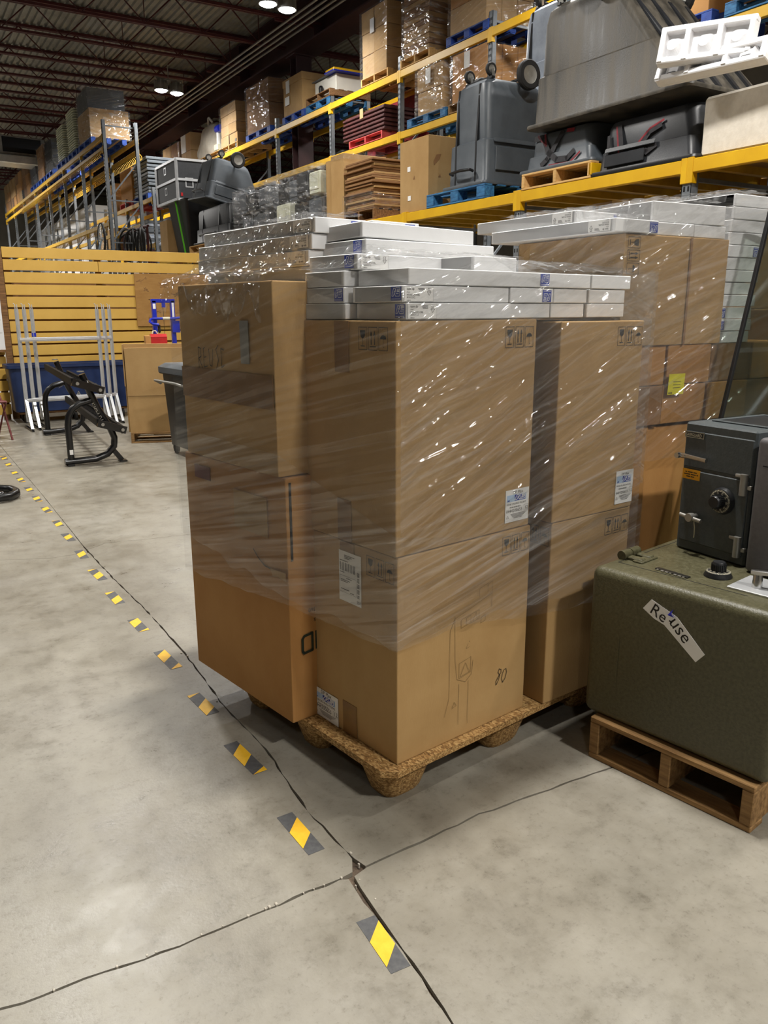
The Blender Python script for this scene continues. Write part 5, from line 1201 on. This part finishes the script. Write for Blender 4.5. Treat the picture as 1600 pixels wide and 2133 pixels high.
for i, (y0, y1, lb) in enumerate(((9.46,9.80,'plain tan carton on the low rack, left of the flattened pile'),(9.81,10.14,'tan carton on the low rack just left of another tan one'))):
    bx_ = thing('cardboard_box', lb, 'box', (5.12+.10*i, y0, ZN+.002), 0, NR); q = MB(); skin_box(q, .62, y1-y0, .85, 80+i, 4, .003); q.build('carton_body', M['kraft'], bx_, smooth=40)
    if i == 0: wrap_wall('film_cover', [(.0,.34,.80,.88), (-.01,-.01,.78,.88), (.63,-.01,.80,.87)], bx_, 'film_crumple', 44, amp=.01, crum=.02, du=.03, dv=.02)
# wrapped electronics
def wrapped_gear(label, y0, y1, z1_, seed):
    t = thing('wrapped_equipment', label, 'wrapped goods', (5.12, y0, ZN+.002), 0, 'film-wrapped equipment'); r = random.Random(seed); L = y1-y0
    q = MB(); q.box(.0,.85,.0,L,0,.12,.01); q.build('base_crate', M['black_plastic'], t)
    z = .121
    for row in range(2):
        y = .02
        while y < L-.18:
            wd = r.uniform(.34,.55); wd = min(wd, L-.02-y); h = (z1_-.12)/2*r.uniform(.78,.95); d = r.uniform(.0,.10); q = MB()
            q.box(d,.8,y,y+wd-.02,z,z+h,.015); q.box(d-.012,d+.004,y+.03,y+wd-.05,z+h*.2,z+h*.85,.004); q.build('unit_case', M[r.choice(['truck_grey','black_plastic','truck_pale','tray_white','black_plastic','truck_grey'])], t); y += wd
        z += (z1_-.12)/2
    wrap_wall('film_wall', [(.82,L+.02,0,z1_), (-.035,L+.02,.0,z1_+.03), (-.045,L*.5,.0,z1_+.02), (-.035,-.03,.0,z1_), (.84,-.03,.0,z1_-.03)], t, 'film_thick', seed, amp=.012, crum=.02, du=.04, dv=.03)
    sh_ = []
    for j in range(9):
        sh_.append([(Vector((-.03+.87*j/8, -.03+(L+.05)*i/18, z1_+.02+.05*MN.noise(Vector((i*.6,j*.7,seed))))), (i*.06, j*.1)) for i in range(19)])
    sheet('film_top', sh_, t, M and 'film_thick'); return t
wrapped_gear('film-wrapped pale and black equipment on the low rack, left of the tan cartons', 10.16, 11.86, .82, 5)
wrapped_gear('film-wrapped dark equipment on the low rack beside the tilted grey truck', 11.9, 13.2, .80, 9)
# tilted grey truck on an upturned black one
npal('wood pallet at the far end of the low rack under the black truck', 13.3, 15.6, 'wood_new', boards=6, D=.95)
tilt_truck('black upturned truck tub under the tilted grey tilt truck', 'black_plastic', (5.13, 15.35, ZN+.138), R(-90), 1.7, .95, .62, wheels=False, front=.15)
tilt_truck('grey tilt truck lying tilted upside down on a black tub, wheel up', 'truck_grey', (5.13, 15.55, 3.55), R(-90), 1.0, 1.15, .74, tilt=(R(-13), R(3)), front=.42)
# flight case on black bin
bn = thing('wheeled_bin', 'tall black wheeled bin with lime strap under the flight case', 'bin', (5.13, 15.85, ZN+.002), 0)
q = MB(); q.loft([rrect(.12,.58,.22,.98,.05,0), rrect(.02,.70,.02,1.18,.06,1.0), rrect(0,.72,0,1.2,.06,1.04)]); q.build('tub', M['black_plastic'], bn, smooth=40)
q = MB(); q.stroke([(0,0),(1,0)],.0) if False else None
q.bar((-.012,.55,1.04),(.085,.40,.05), .03, .006, (0,1,0)); q.build('lime_strap', M['lime'], bn)
fc = thing('flight_case', 'black flight case with silver edges perched on the tall bin', 'case', (5.10, 16.15, ZN+1.05), R(0))
q = MB(); q.box(0,.9,0,1.35,0,.72,.004); q.build('case_body', M['case_black'], fc)
q = MB(); e = .028
for z in (0,.36,.72):
    for (a, b) in (((0,0),(0,1.35)),((0,0),(.9,0)),((0,1.35),(.9,1.35))): q.bar((a[0]-.002,a[1]-.002,z),(b[0]-.002,b[1]-.002,z), e*1.6, e*1.6)
for x, y in ((0,0),(0,1.35),(.9,0)): q.bar((x-.002,y-.002,0),(x-.002,y-.002,.72), e*1.6, e*1.6)
q.build('edge_trim', M['alu'], fc)
q = MB(); q.M = face((-.003,1.35,0),(0,-1,0),(0,0,1),.004)
for x, z in ((.55,.58),(.55,.20)): q.frame(x,z-.06,x+.14,z+.08,.022)
q.M = face((0,-.003,0),(1,0,0),(0,0,1),.004)
for x, z in ((.16,.30),): q.frame(x,z-.08,x+.16,z+.10,.022)
q.build('latch', M['alu'], fc)
q = MB(); q.M = face((0,-.003,0),(1,0,0),(0,0,1),.004); q.rect(.06,.06,.10,.12); q.build('red_sticker', M['red_paint'], fc)
cb = thing('cardboard_box', 'kraft carton left of the tall black bin above the yellow boards', 'box', (5.13, 17.1, ZN+.002), 0, NR); q = MB(); skin_box(q, .5, .5, .75, 90, 4, .003); q.build('carton_body', M['kraft'], cb, smooth=40)
# brown wrapped cartons stored below the low rack deck at the right
for i in range(3):
    cb = thing('cardboard_box', 'film-covered brown carton stored under the low rack deck, ' + ['nearest','middle','farthest'][i] + ' of three', 'box', (5.25+.02*i, 2.9+.78*i, 1.45), 0, 'cartons under the rack deck'); q = MB(); q.box(0,.7,0,.74,0,.78,.004); q.build('carton_body', M['kraft_pale'], cb)
    wrap_wall('film_cover', [(.02,.75,0,.79), (-.015,-.015,0,.79), (.7,-.015,0,.79)], cb, 'film_milky', 50+i, amp=.006, du=.05, dv=.04)
q = MB(); q.box(0,.8,0,2.4,0,.10,.003)
t = thing('shelf_platform', 'low timber platform under the cartons beneath the rack deck', 'platform', (5.22, 2.85, 1.345)); q.build('deck', M['wood_old'], t)
q = MB()
for y in (.02,1.2,2.3):
    for x in (.02,.72): q.box(x,x+.07,y,y+.07,-1.345,0)
q.build('leg', M['wood_old'], t)
# ================================================================ LOADS ON THE TALL RACK
def load(label, loc, Dx, Ly, H, nx, ny, nz, mats, fm='film_milky', seed=1, rz=0, top=None, group='wrapped loads on the tall rack', taper=0, tagp=None, name='wrapped_load'):
    """stretch-wrapped stack of cartons; local x goes into the rack, y along it"""
    t = thing(name, label, 'wrapped goods', loc, rz, group); r = random.Random(seed); gap = .008
    for k in range(nz):
        for i in range(nx):
            for j in range(ny):
                if 0 < i < nx-1 and 0 < j < ny-1: continue
                sx, sy, sz = Dx/nx, Ly/ny, H/nz; a, b = r.uniform(-.012,.012), r.uniform(-.012,.012)
                q = MB(); q.box(i*sx+a+gap, (i+1)*sx+a, j*sy+b+gap, (j+1)*sy+b, k*sz, (k+1)*sz-.006, .006); q.build('carton', M[r.choice(mats)], t)
    if tagp:
        q = MB(); q.M = face((-.016,Ly*.62,H*.62),(0,-1,0),(0,0,1),.003); q.rect(0,0,.14,.22); q.build('paper_tag', M['paper'], t)
    if fm:
        wrap_wall('film_wall', [(Dx,Ly+.02,-.03,H), (-.02,Ly+.02,-.03,H), (-.02-taper*0,-.02,-.03,H), (Dx+.02,-.02,-.03,H)], t, fm, seed, amp=.012, crum=.008, du=.05, dv=.04)
        q = MB(); 
    return t
FX = 7.79; Z3 = 5.402; Z2 = 4.462
def fpal(label, y0, y1, z, mat, block=False, x=FX, D=.9, H=.135):
    return wood_pallet(label, (x-.01, y1, z), R(-90), y1-y0, D, H, mat, 'pallets on the tall rack', boards=5, block=block)
fpal('light wood pallet on the top beams under the brown wrapped stack near the column', 12.75, 13.68, Z3, 'wood_new')
load('brown film-wrapped carton stack with white tag, top beams by the girder', (FX, 12.80, Z3+.137), .85, .86, 1.05, 2, 2, 3, ['kraft_pale','kraft'], 'film', 3, tagp=1)
fpal('light wood pallet on the top beams under the shiny wrapped flat stack', 11.50, 12.36, Z3, 'wood_new')
t = load('shiny film-wrapped stack of flat cartons on the top beams', (FX, 11.54, Z3+.137), .85, .74, 1.05, 1, 1, 14, ['kraft_dark','kraft'], 'film_thick', 6)
fpal('blue pallet on the top beams under the right-hand wrapped cartons', 10.03, 11.06, Z3, 'wood_deepblue', True)
load('tan film-wrapped cartons on the blue pallet, top beams at right', (FX, 10.08, Z3+.137), .85, .90, 1.05, 3, 2, 3, ['kraft_pale','kraft_red','kraft'], 'film', 8)
fpal('blue pallet on the top beams carrying an empty grey pallet', 14.90, 15.95, Z3, 'wood_blue', True)
fpal('empty weathered pallet lying on the blue pallet, top beams', 14.88, 15.93, Z3+.137, 'wood_old')
t = thing('machine_carton', 'cream cased machine with blue and yellow top board on the empty pallet', 'machine', (FX+.12, 14.55+.36, Z3+.275))
q = MB(); q.box(.05,.75,.05,.95,0,.30,.01); q.build('case', M['cream_panel'], t)
q = MB(); q.box(-.05,.80,-.05,.30,.32,.37,.01); q.build('yellow_board', M['beam'], t); q = MB(); q.box(-.07,.82,-.07,.32,.30,.325,.006); q.build('blue_board', M['blue_paint'], t)
q = MB(); q.box(.0,.8,.30,1.0,.30,.315,.004); q.build('grey_flap', M['truck_grey'], t); q = MB(); q.lathe([(.045,0),(.05,.12),(.03,.16)],12,'z',(-.02,.55,0)); q.build('black_bottle', M['black'], t)
fpal('deep blue pallet on the top beams under the tan carton', 16.02, 17.10, Z3, 'wood_deepblue', True)
t = thing('cardboard_box', 'big tan lidded carton with white labels on the top beams', 'box', (FX, 16.10, Z3+.137), 0, 'goods on the tall rack')
q = MB(); q.box(0,.85,0,.92,0,.62,.005); q.build('carton_body', M['kraft'], t); q = MB(); q.box(-.012,.862,-.012,.932,.56,.70,.005); q.build('lid', M['kraft'], t)
q = MB(); q.M = face((-.012,.92,0),(0,-1,0),(0,0,1),.004); q.rect(.16,.42,.34,.66); q.rect(.1,.2,.32,.36); q.build('white_label', M['paper'], t)
fpal('blue pallet on the top beams under the tall shrink-wrapped load', 17.75, 19.20, Z3, 'wood_deepblue', True)
load('tall grey-brown shrink-wrapped load on the top beams left of the tan carton', (FX, 17.80, Z3+.137), .85, 1.30, .98, 1, 1, 2, ['kraft_dark'], 'film_milky', 12)
fpal('wood pallet on the top beams under the pale carton stack', 19.75, 20.95, Z3, 'wood_new')
load('pale film-wrapped carton stack two wide on the top beams', (FX, 19.80, Z3+.137), .85, 1.05, .92, 2, 2, 4, ['kraft_pale','kraft_pale','kraft'], 'film', 15)
t = thing('power_tool', 'blue and cream bench tool standing by the pale cartons, top beams', 'tool', (FX-.02, 21.12, Z3+.14), R(0))
q = MB(); q.box(0,.30,0,.26,0,.16,.02); q.build('base', M['tray_white'], t); q = MB(); q.box(.05,.12,.08,.16,.16,.50,.01); q.build('column', M['paper'], t); q = MB(); q.lathe([(.001,-.16),(.09,-.16),(.10,.05),(.06,.16),(.001,.17)],14,'y',(.10,.12,.52)); q.build('head', M['blue_paint'], t, smooth=45)
fpal('wood pallet on the top beams under the fabric bag', 20.98, 23.1, Z3, 'wood_new')
t = thing('bulk_bag', 'bulging pale fabric bulk bag slumped on the top beams', 'bag', (FX, 21.55, Z3+.137), 0)
q = MB(); rings = []
for k in range(9):
    z = .85*k/8; s_ = (1.0,1.04,1.02,.97,.92,.86,.80,.70,.45)[k]
    rings.append([(.42+.42*s_*abs(math.cos(a))**.7*(1 if math.cos(a) > 0 else -1)*(1+.05*math.sin(5*a+k)), .75+.75*s_*abs(math.sin(a))**.7*(1 if math.sin(a) > 0 else -1)*(1+.05*math.sin(4*a-k)), z) for a in [2*math.pi*i/28 for i in range(28)]])
q.loft(rings); q.build('bag_body', M['bag'], t, smooth=60)
q = MB(); q.tube([(.15,.3,.80),(.1,.4,.92),(.15,.6,.95),(.2,.75,.82)], .03, 6); q.build('lifting_loop', M['bag'], t)
load('white-and-tan carton stack on the top beams left of the fabric bag', (FX, 23.25, Z3+.03), .85, .85, .92, 1, 2, 2, ['white_board','kraft_pale'], None, 18)
load('dark film-wrapped cartons at the far left of the top beams', (FX, 24.3, Z3+.03), .85, 1.6, .85, 1, 2, 2, ['kraft_dark','kraft'], 'film', 19)
# middle level
fpal('blue pallet on the middle beams under a shiny wrapped stack', 11.05, 12.15, Z2, 'wood_blue', True)
load('shiny film-wrapped tan cartons with white tag on the middle beams', (FX, 11.15, Z2+.137), .85, .72, .68, 2, 1, 2, ['kraft','kraft_pale'], 'film_thick', 22, tagp=1)
fpal('wood pallet on the middle beams behind the grey tilt truck', 9.95, 10.98, Z2, 'wood')
load('film-wrapped tan cartons on the middle beams, part hidden by the grey tilt truck', (FX, 10.05, Z2+.137), .85, .85, .66, 3, 1, 1, ['kraft_red','kraft'], 'film', 24, tagp=1)
fpal('red pallet on the middle beams under the dark red plates', 12.95, 14.15, Z2, 'wood_red')
t = thing('plate_stack', 'stack of dark red ribbed plates on the red pallet', 'plates', (FX-.02, 12.85, Z2+.137), 0); q = MB()
for k in range(6):
    q = MB(); q.box(0,.9,0+.02*(k%2),1.5+.02*(k%2),.068*k,.068*k+.045,.01); q.box(.03,.87,.05,1.45,.068*k+.045,.068*k+.066,.005); q.build('ribbed_plate', M['red_plate'], t)
q = MB(); q.M = face((-.004,.85,.30),(0,-1,0),(0,0,1),.004); q.rect(0,0,.12,.16); q.build('tag', M['kraft_pale'], t)
t = thing('red_panel', 'tall dark red panel standing behind the red plates', 'panel', (8.55, 12.7, Z2+.0), 0); q = MB(); q.box(0,.05,0,2.1,0,.82,.004); q.build('sheet', M['spray_red'], t)
fpal('blue pallet on the middle beams at the right edge of the photo', 6.25, 7.3, Z2, 'wood_deepblue', True)
load('brown cartons on the middle beams at the right edge', (FX, 6.3, Z2+.137), .85, .92, .8, 2, 2, 2, ['kraft_pale','kraft_red'], None, 27)
fpal('second blue pallet on the middle beams at the right edge', 5.0, 6.1, Z2, 'wood_blue', True)
load('brown wrapped cartons on the second blue pallet, right edge', (FX, 5.1, Z2+.137), .85, .9, .8, 2, 2, 2, ['kraft','kraft_dark'], 'film', 28)
fpal('deep blue pallet on the middle beams below the top edge', 7.6, 8.7, Z2, 'wood_deepblue', True)
load('film-wrapped cartons on the middle beams behind the olive truck', (FX, 7.65, Z2+.137), .85, 1.0, .8, 2, 2, 2, ['kraft','kraft_dark'], 'film', 29)
# ---------------------------------------------------------------- loads on the far left rack
LX = 4.80; ZL = 5.532
GL = 'loads on the far left rack'
def lpal(label, y0, y1, z, mat, x=LX): return wood_pallet(label, (x-.02, y1, z), R(-90), y1-y0, .86, .14, mat, 'pallets on the far left rack', boards=5, block=True)
lpal('blue pallet under the big wrapped box on the far left rack', 21.7, 23.25, ZL, 'wood_deepblue')
load('big shiny wrapped box at the near end of the far left rack', (LX, 21.75, ZL+.142), .95, 1.35, .66, 1, 1, 1, ['kraft_pale'], 'film_thick', 31, group=GL)
load('two grey wrapped bins sitting on the big wrapped box, upper left', (LX, 21.85, ZL+.82), .9, 1.25, .46, 1, 2, 1, ['truck_grey'], 'film', 32, group=GL)
lpal('blue pallet under the nearer stack of ivory trays', 23.4, 24.7, ZL, 'wood_deepblue'); lpal('blue pallet under the farther stack of ivory trays', 24.9, 26.4, ZL, 'wood_deepblue')
for i, (y, n) in enumerate(((23.55, 17), (25.1, 15))):
    t = thing('tray_stack', ['nearer','farther'][i] + ' tall nested stack of ivory plastic trays on the far left rack', 'trays', (LX, y, ZL+.142), 0, 'tray stacks')
    q = MB(); q.loft([rrect(.06,.64,.06,.89,.05,0), rrect(.03,.67,.03,.92,.06,.038), rrect(-.03,.73,-.03,.98,.06,.038), rrect(-.03,.73,-.03,.98,.06,.058)]); tm = q.mesh('tray', M['tray_white'])
    for k in range(n): piece('tray', tm, t, (.004*((k*3) % 4), .004*((k*5) % 3), .058*k))
for i, (y, h, m_) in enumerate(((27.0,.85,'black_plastic'),(28.6,.95,'kraft_dark'),(30.2,.9,'truck_dark'))):
    lpal('blue pallet under the ' + ['first','second','third'][i] + ' dark wrapped load beyond the ivory trays', y-.05, y+1.35, ZL, 'wood_deepblue')
    load(['first','second','third'][i] + ' dark wrapped load beyond the ivory trays, far left rack', (LX, y, ZL+.142), .8, 1.2, h, 1, 1, 3, [m_], 'film_milky', 40+i, group=GL)
for i, y in enumerate((31.8, 33.6, 35.3, 37.0)):
    load('brown wrapped cartons at the far end of the left rack, ' + ['nearest','second','third','farthest'][i] + ' of four', (LX, y, ZL+.01), .8, 1.4, 1.0, 1, 2, 3, ['kraft','kraft_dark','kraft_red'], 'film', 50+i, group=GL)
# goods at the middle of the far rack, seen between its posts
def floor_box(name, label, cat, x0, x1, y0, y1, z1_, mat, z0=0.0, grp=None):
    t = thing(name, label, cat, (x0, y0, z0), 0, grp); q = MB(); q.box(0, x1-x0, 0, y1-y0, 0, z1_-z0, .01); q.build('body', M[mat], t); return t
tr = floor_box('white_trailer', 'big white box body with dark lettering far behind the left rack', 'trailer', 6.6, 9.6, 31, 42, 5.2, 'white_board', .9)
q = MB(); q.box(.2,2.8,.5,10.5,-.25,0,.02); q.build('chassis', M['black'], tr)
q = MB(); q.M = face((0,11.0,0),(0,-1,0),(0,0,1),.015)
for k in range(5): q.stroke([(1.2+1.0*k,3.45),(1.45+1.0*k,3.95),(1.7+1.0*k,3.45)] if k % 2 else [(1.3+1.0*k,3.95),(1.3+1.0*k,3.5),(1.65+1.0*k,3.5),(1.65+1.0*k,3.95)], .12)
q.build('lettering', M['truck_grey'], tr)
q = MB(); q.lathe([(.001,-.12),(.3,-.12),(.45,-.08),(.45,.08),(.3,.12),(.001,.12)],20,'x'); wm = q.mesh('wheel', M['rubber'], 40)
for y in (2.0, 3.1): piece('wheel', wm, tr, (.15, y, -.45)); piece('wheel', wm, tr, (2.85, y, -.45))
t = floor_box('orange_carton', 'tall orange-brown carton on a red pallet behind the end of the left rack', 'box', 6.0, 6.8, 22.9, 24.1, 5.25, 'kraft_red', 4.42, GL)
rk = rack('second far rack beyond the left one, holding cartons and grey crates', 5.95, 6.95, [20.9, 23.5, 26.1, 28.7], (3.2, 4.28), 4.5, beam='beam', bh=.1)
wood_pallet('red pallet under the orange-brown carton behind the left rack', (5.96, 24.15, 4.282), R(-90), 1.3, .9, .137, 'wood_red', 'pallets on the second far rack', boards=5)
wood_pallet('blue pallet under the grey crate stack behind the left rack', (5.96, 22.7, 4.282), R(-90), 1.4, .9, .137, 'wood_deepblue', 'pallets on the second far rack', boards=5, block=True)
t = thing('crate_stack', 'stack of grey louvred crates behind the end of the left rack', 'crates', (5.98, 21.3, 4.42), 0); q = MB(); q.box(0,.8,0,1.35,0,.07,.012); cmh = q.mesh('crate', M['truck_grey'])
for k in range(10): piece('crate', cmh, t, (.01*(k%3), .02*(k%2), .088*k))
load('shiny wrapped bundle on the second far rack beside the orange carton', (5.98, 24.6, 4.31), .8, 1.0, .75, 1, 1, 3, ['kraft_pale'], 'film_thick', 61, group=GL)
load('pile of rolled dark sheets on the second far rack lower beams', (5.98, 21.6, 3.21), .8, 1.6, .6, 1, 1, 8, ['truck_pale','truck_grey'], None, 62, group=GL)
load('wooden crates low behind the posts of the left rack', (5.98, 25.0, 3.21), .8, 2.4, .7, 1, 3, 1, ['kraft','wood'], None, 63, group=GL)
# bicycle wheel and tyres hung on the hook beam
def torus(m, c, r, rr_, n=30, k=8, ax='x'):
    pts = [(c[0], c[1]+r*math.cos(2*math.pi*i/n), c[2]+r*math.sin(2*math.pi*i/n)) for i in range(n)]; m.tube(pts, rr_, k, closed=True)
t = thing('bicycle', 'bicycle hung by its hook, front wheel and pale blue tube showing', 'bicycle', (4.62, 20.72, 3.24)); q = MB(); torus(q, (0,0,0), .335, .026, 36); q.build('tyre', M['rubber'], t, smooth=60)
q = MB(); torus(q, (0,0,0), .305, .012, 36, 6)
for k in range(18): a = 2*math.pi*k/18; q.tube([(.0,.02*math.cos(a),.02*math.sin(a)),(0,.3*math.cos(a),.3*math.sin(a))], .003, 4)
q.lathe([(.03,-.05),(.03,.05)],10,'x'); q.build('rim', M['alu'], t)
q = MB(); q.tube([(0,.0,0),(-.02,.22,-.22),(-.02,.5,-.42),(0,.95,-.80)], .022, 8); q.build('frame_tube', M['blue_pale'], t); q = MB(); q.tube([(-.25,.5,-.42),(.25,.5,-.42)], .014, 6); q.build('handlebar', M['black'], t)
for i in range(12):
    q = MB(); torus(q, (0,0,0), .32+.012*(i%3), .022, 28, 6); tt = tag(q.build('bike_tyre', M['rubber'], None, (5.2+.06*(i%4), 19.35+.17*i, 3.06+.03*(i%3)), R(12*(i%5)-20), 60), 'black bicycle tyre in the bunch hung behind the yellow boards', 'tyre', 'hanging bicycle tyres')
t = thing('hanging_rail', 'dark steel rail carrying the bunch of bicycle tyres', 'rail', (5.2, 19.2, 0)); q = MB(); q.tube([(.1,0,0),(.1,0,3.42)], .03, 6); q.tube([(.1,2.2,0),(.1,2.2,3.42)], .03, 6); q.tube([(.1,-.1,3.42),(.1,2.3,3.42)], .03, 6); q.build('frame', M['maroon'], t)
# ================================================================ pieces that come apart become parts of their own
def split_parts(stems):
    cache = {}
    for o in list(COL.objects):
        if o.type != 'MESH' or o.name.split('.')[0] not in stems or o.get('kind'): continue
        me = o.data
        if me.name not in cache:
            up = list(range(len(me.vertices)))
            def find(a):
                while up[a] != a: up[a] = up[up[a]]; a = up[a]
                return a
            for p in me.polygons:
                r0 = find(p.vertices[0])
                for v in p.vertices[1:]: up[find(v)] = r0
            grp = {}
            for p in me.polygons: grp.setdefault(find(p.vertices[0]), []).append(p)
            out = []
            for ps in grp.values():
                ids = sorted({v for p in ps for v in p.vertices}); mp = {v: i for i, v in enumerate(ids)}
                n = bpy.data.meshes.new(me.name.split('.')[0]); n.from_pydata([me.vertices[v].co[:] for v in ids], [], [[mp[v] for v in p.vertices] for p in ps])
                for m in me.materials: n.materials.append(m)
                n.polygons.foreach_set('material_index', [p.material_index for p in ps]); n.polygons.foreach_set('use_smooth', [p.use_smooth for p in ps])
                n.update(); out.append(n)
            cache[me.name] = out
        out = cache[me.name]
        if len(out) < 2: continue
        for n in out[1:]:
            c = o.copy(); c.data = n; COL.objects.link(c)
        o.data = out[0]
split_parts({'side_panel','connector','round_cap','steel_strap','cross_bar','rib','lug','leg','slope_rib','sticker','hook','conduit_hanger','latch','lifting_loop','torn_hole','worn_paint','batten','end_flap'})
bpy.context.view_layer.update()
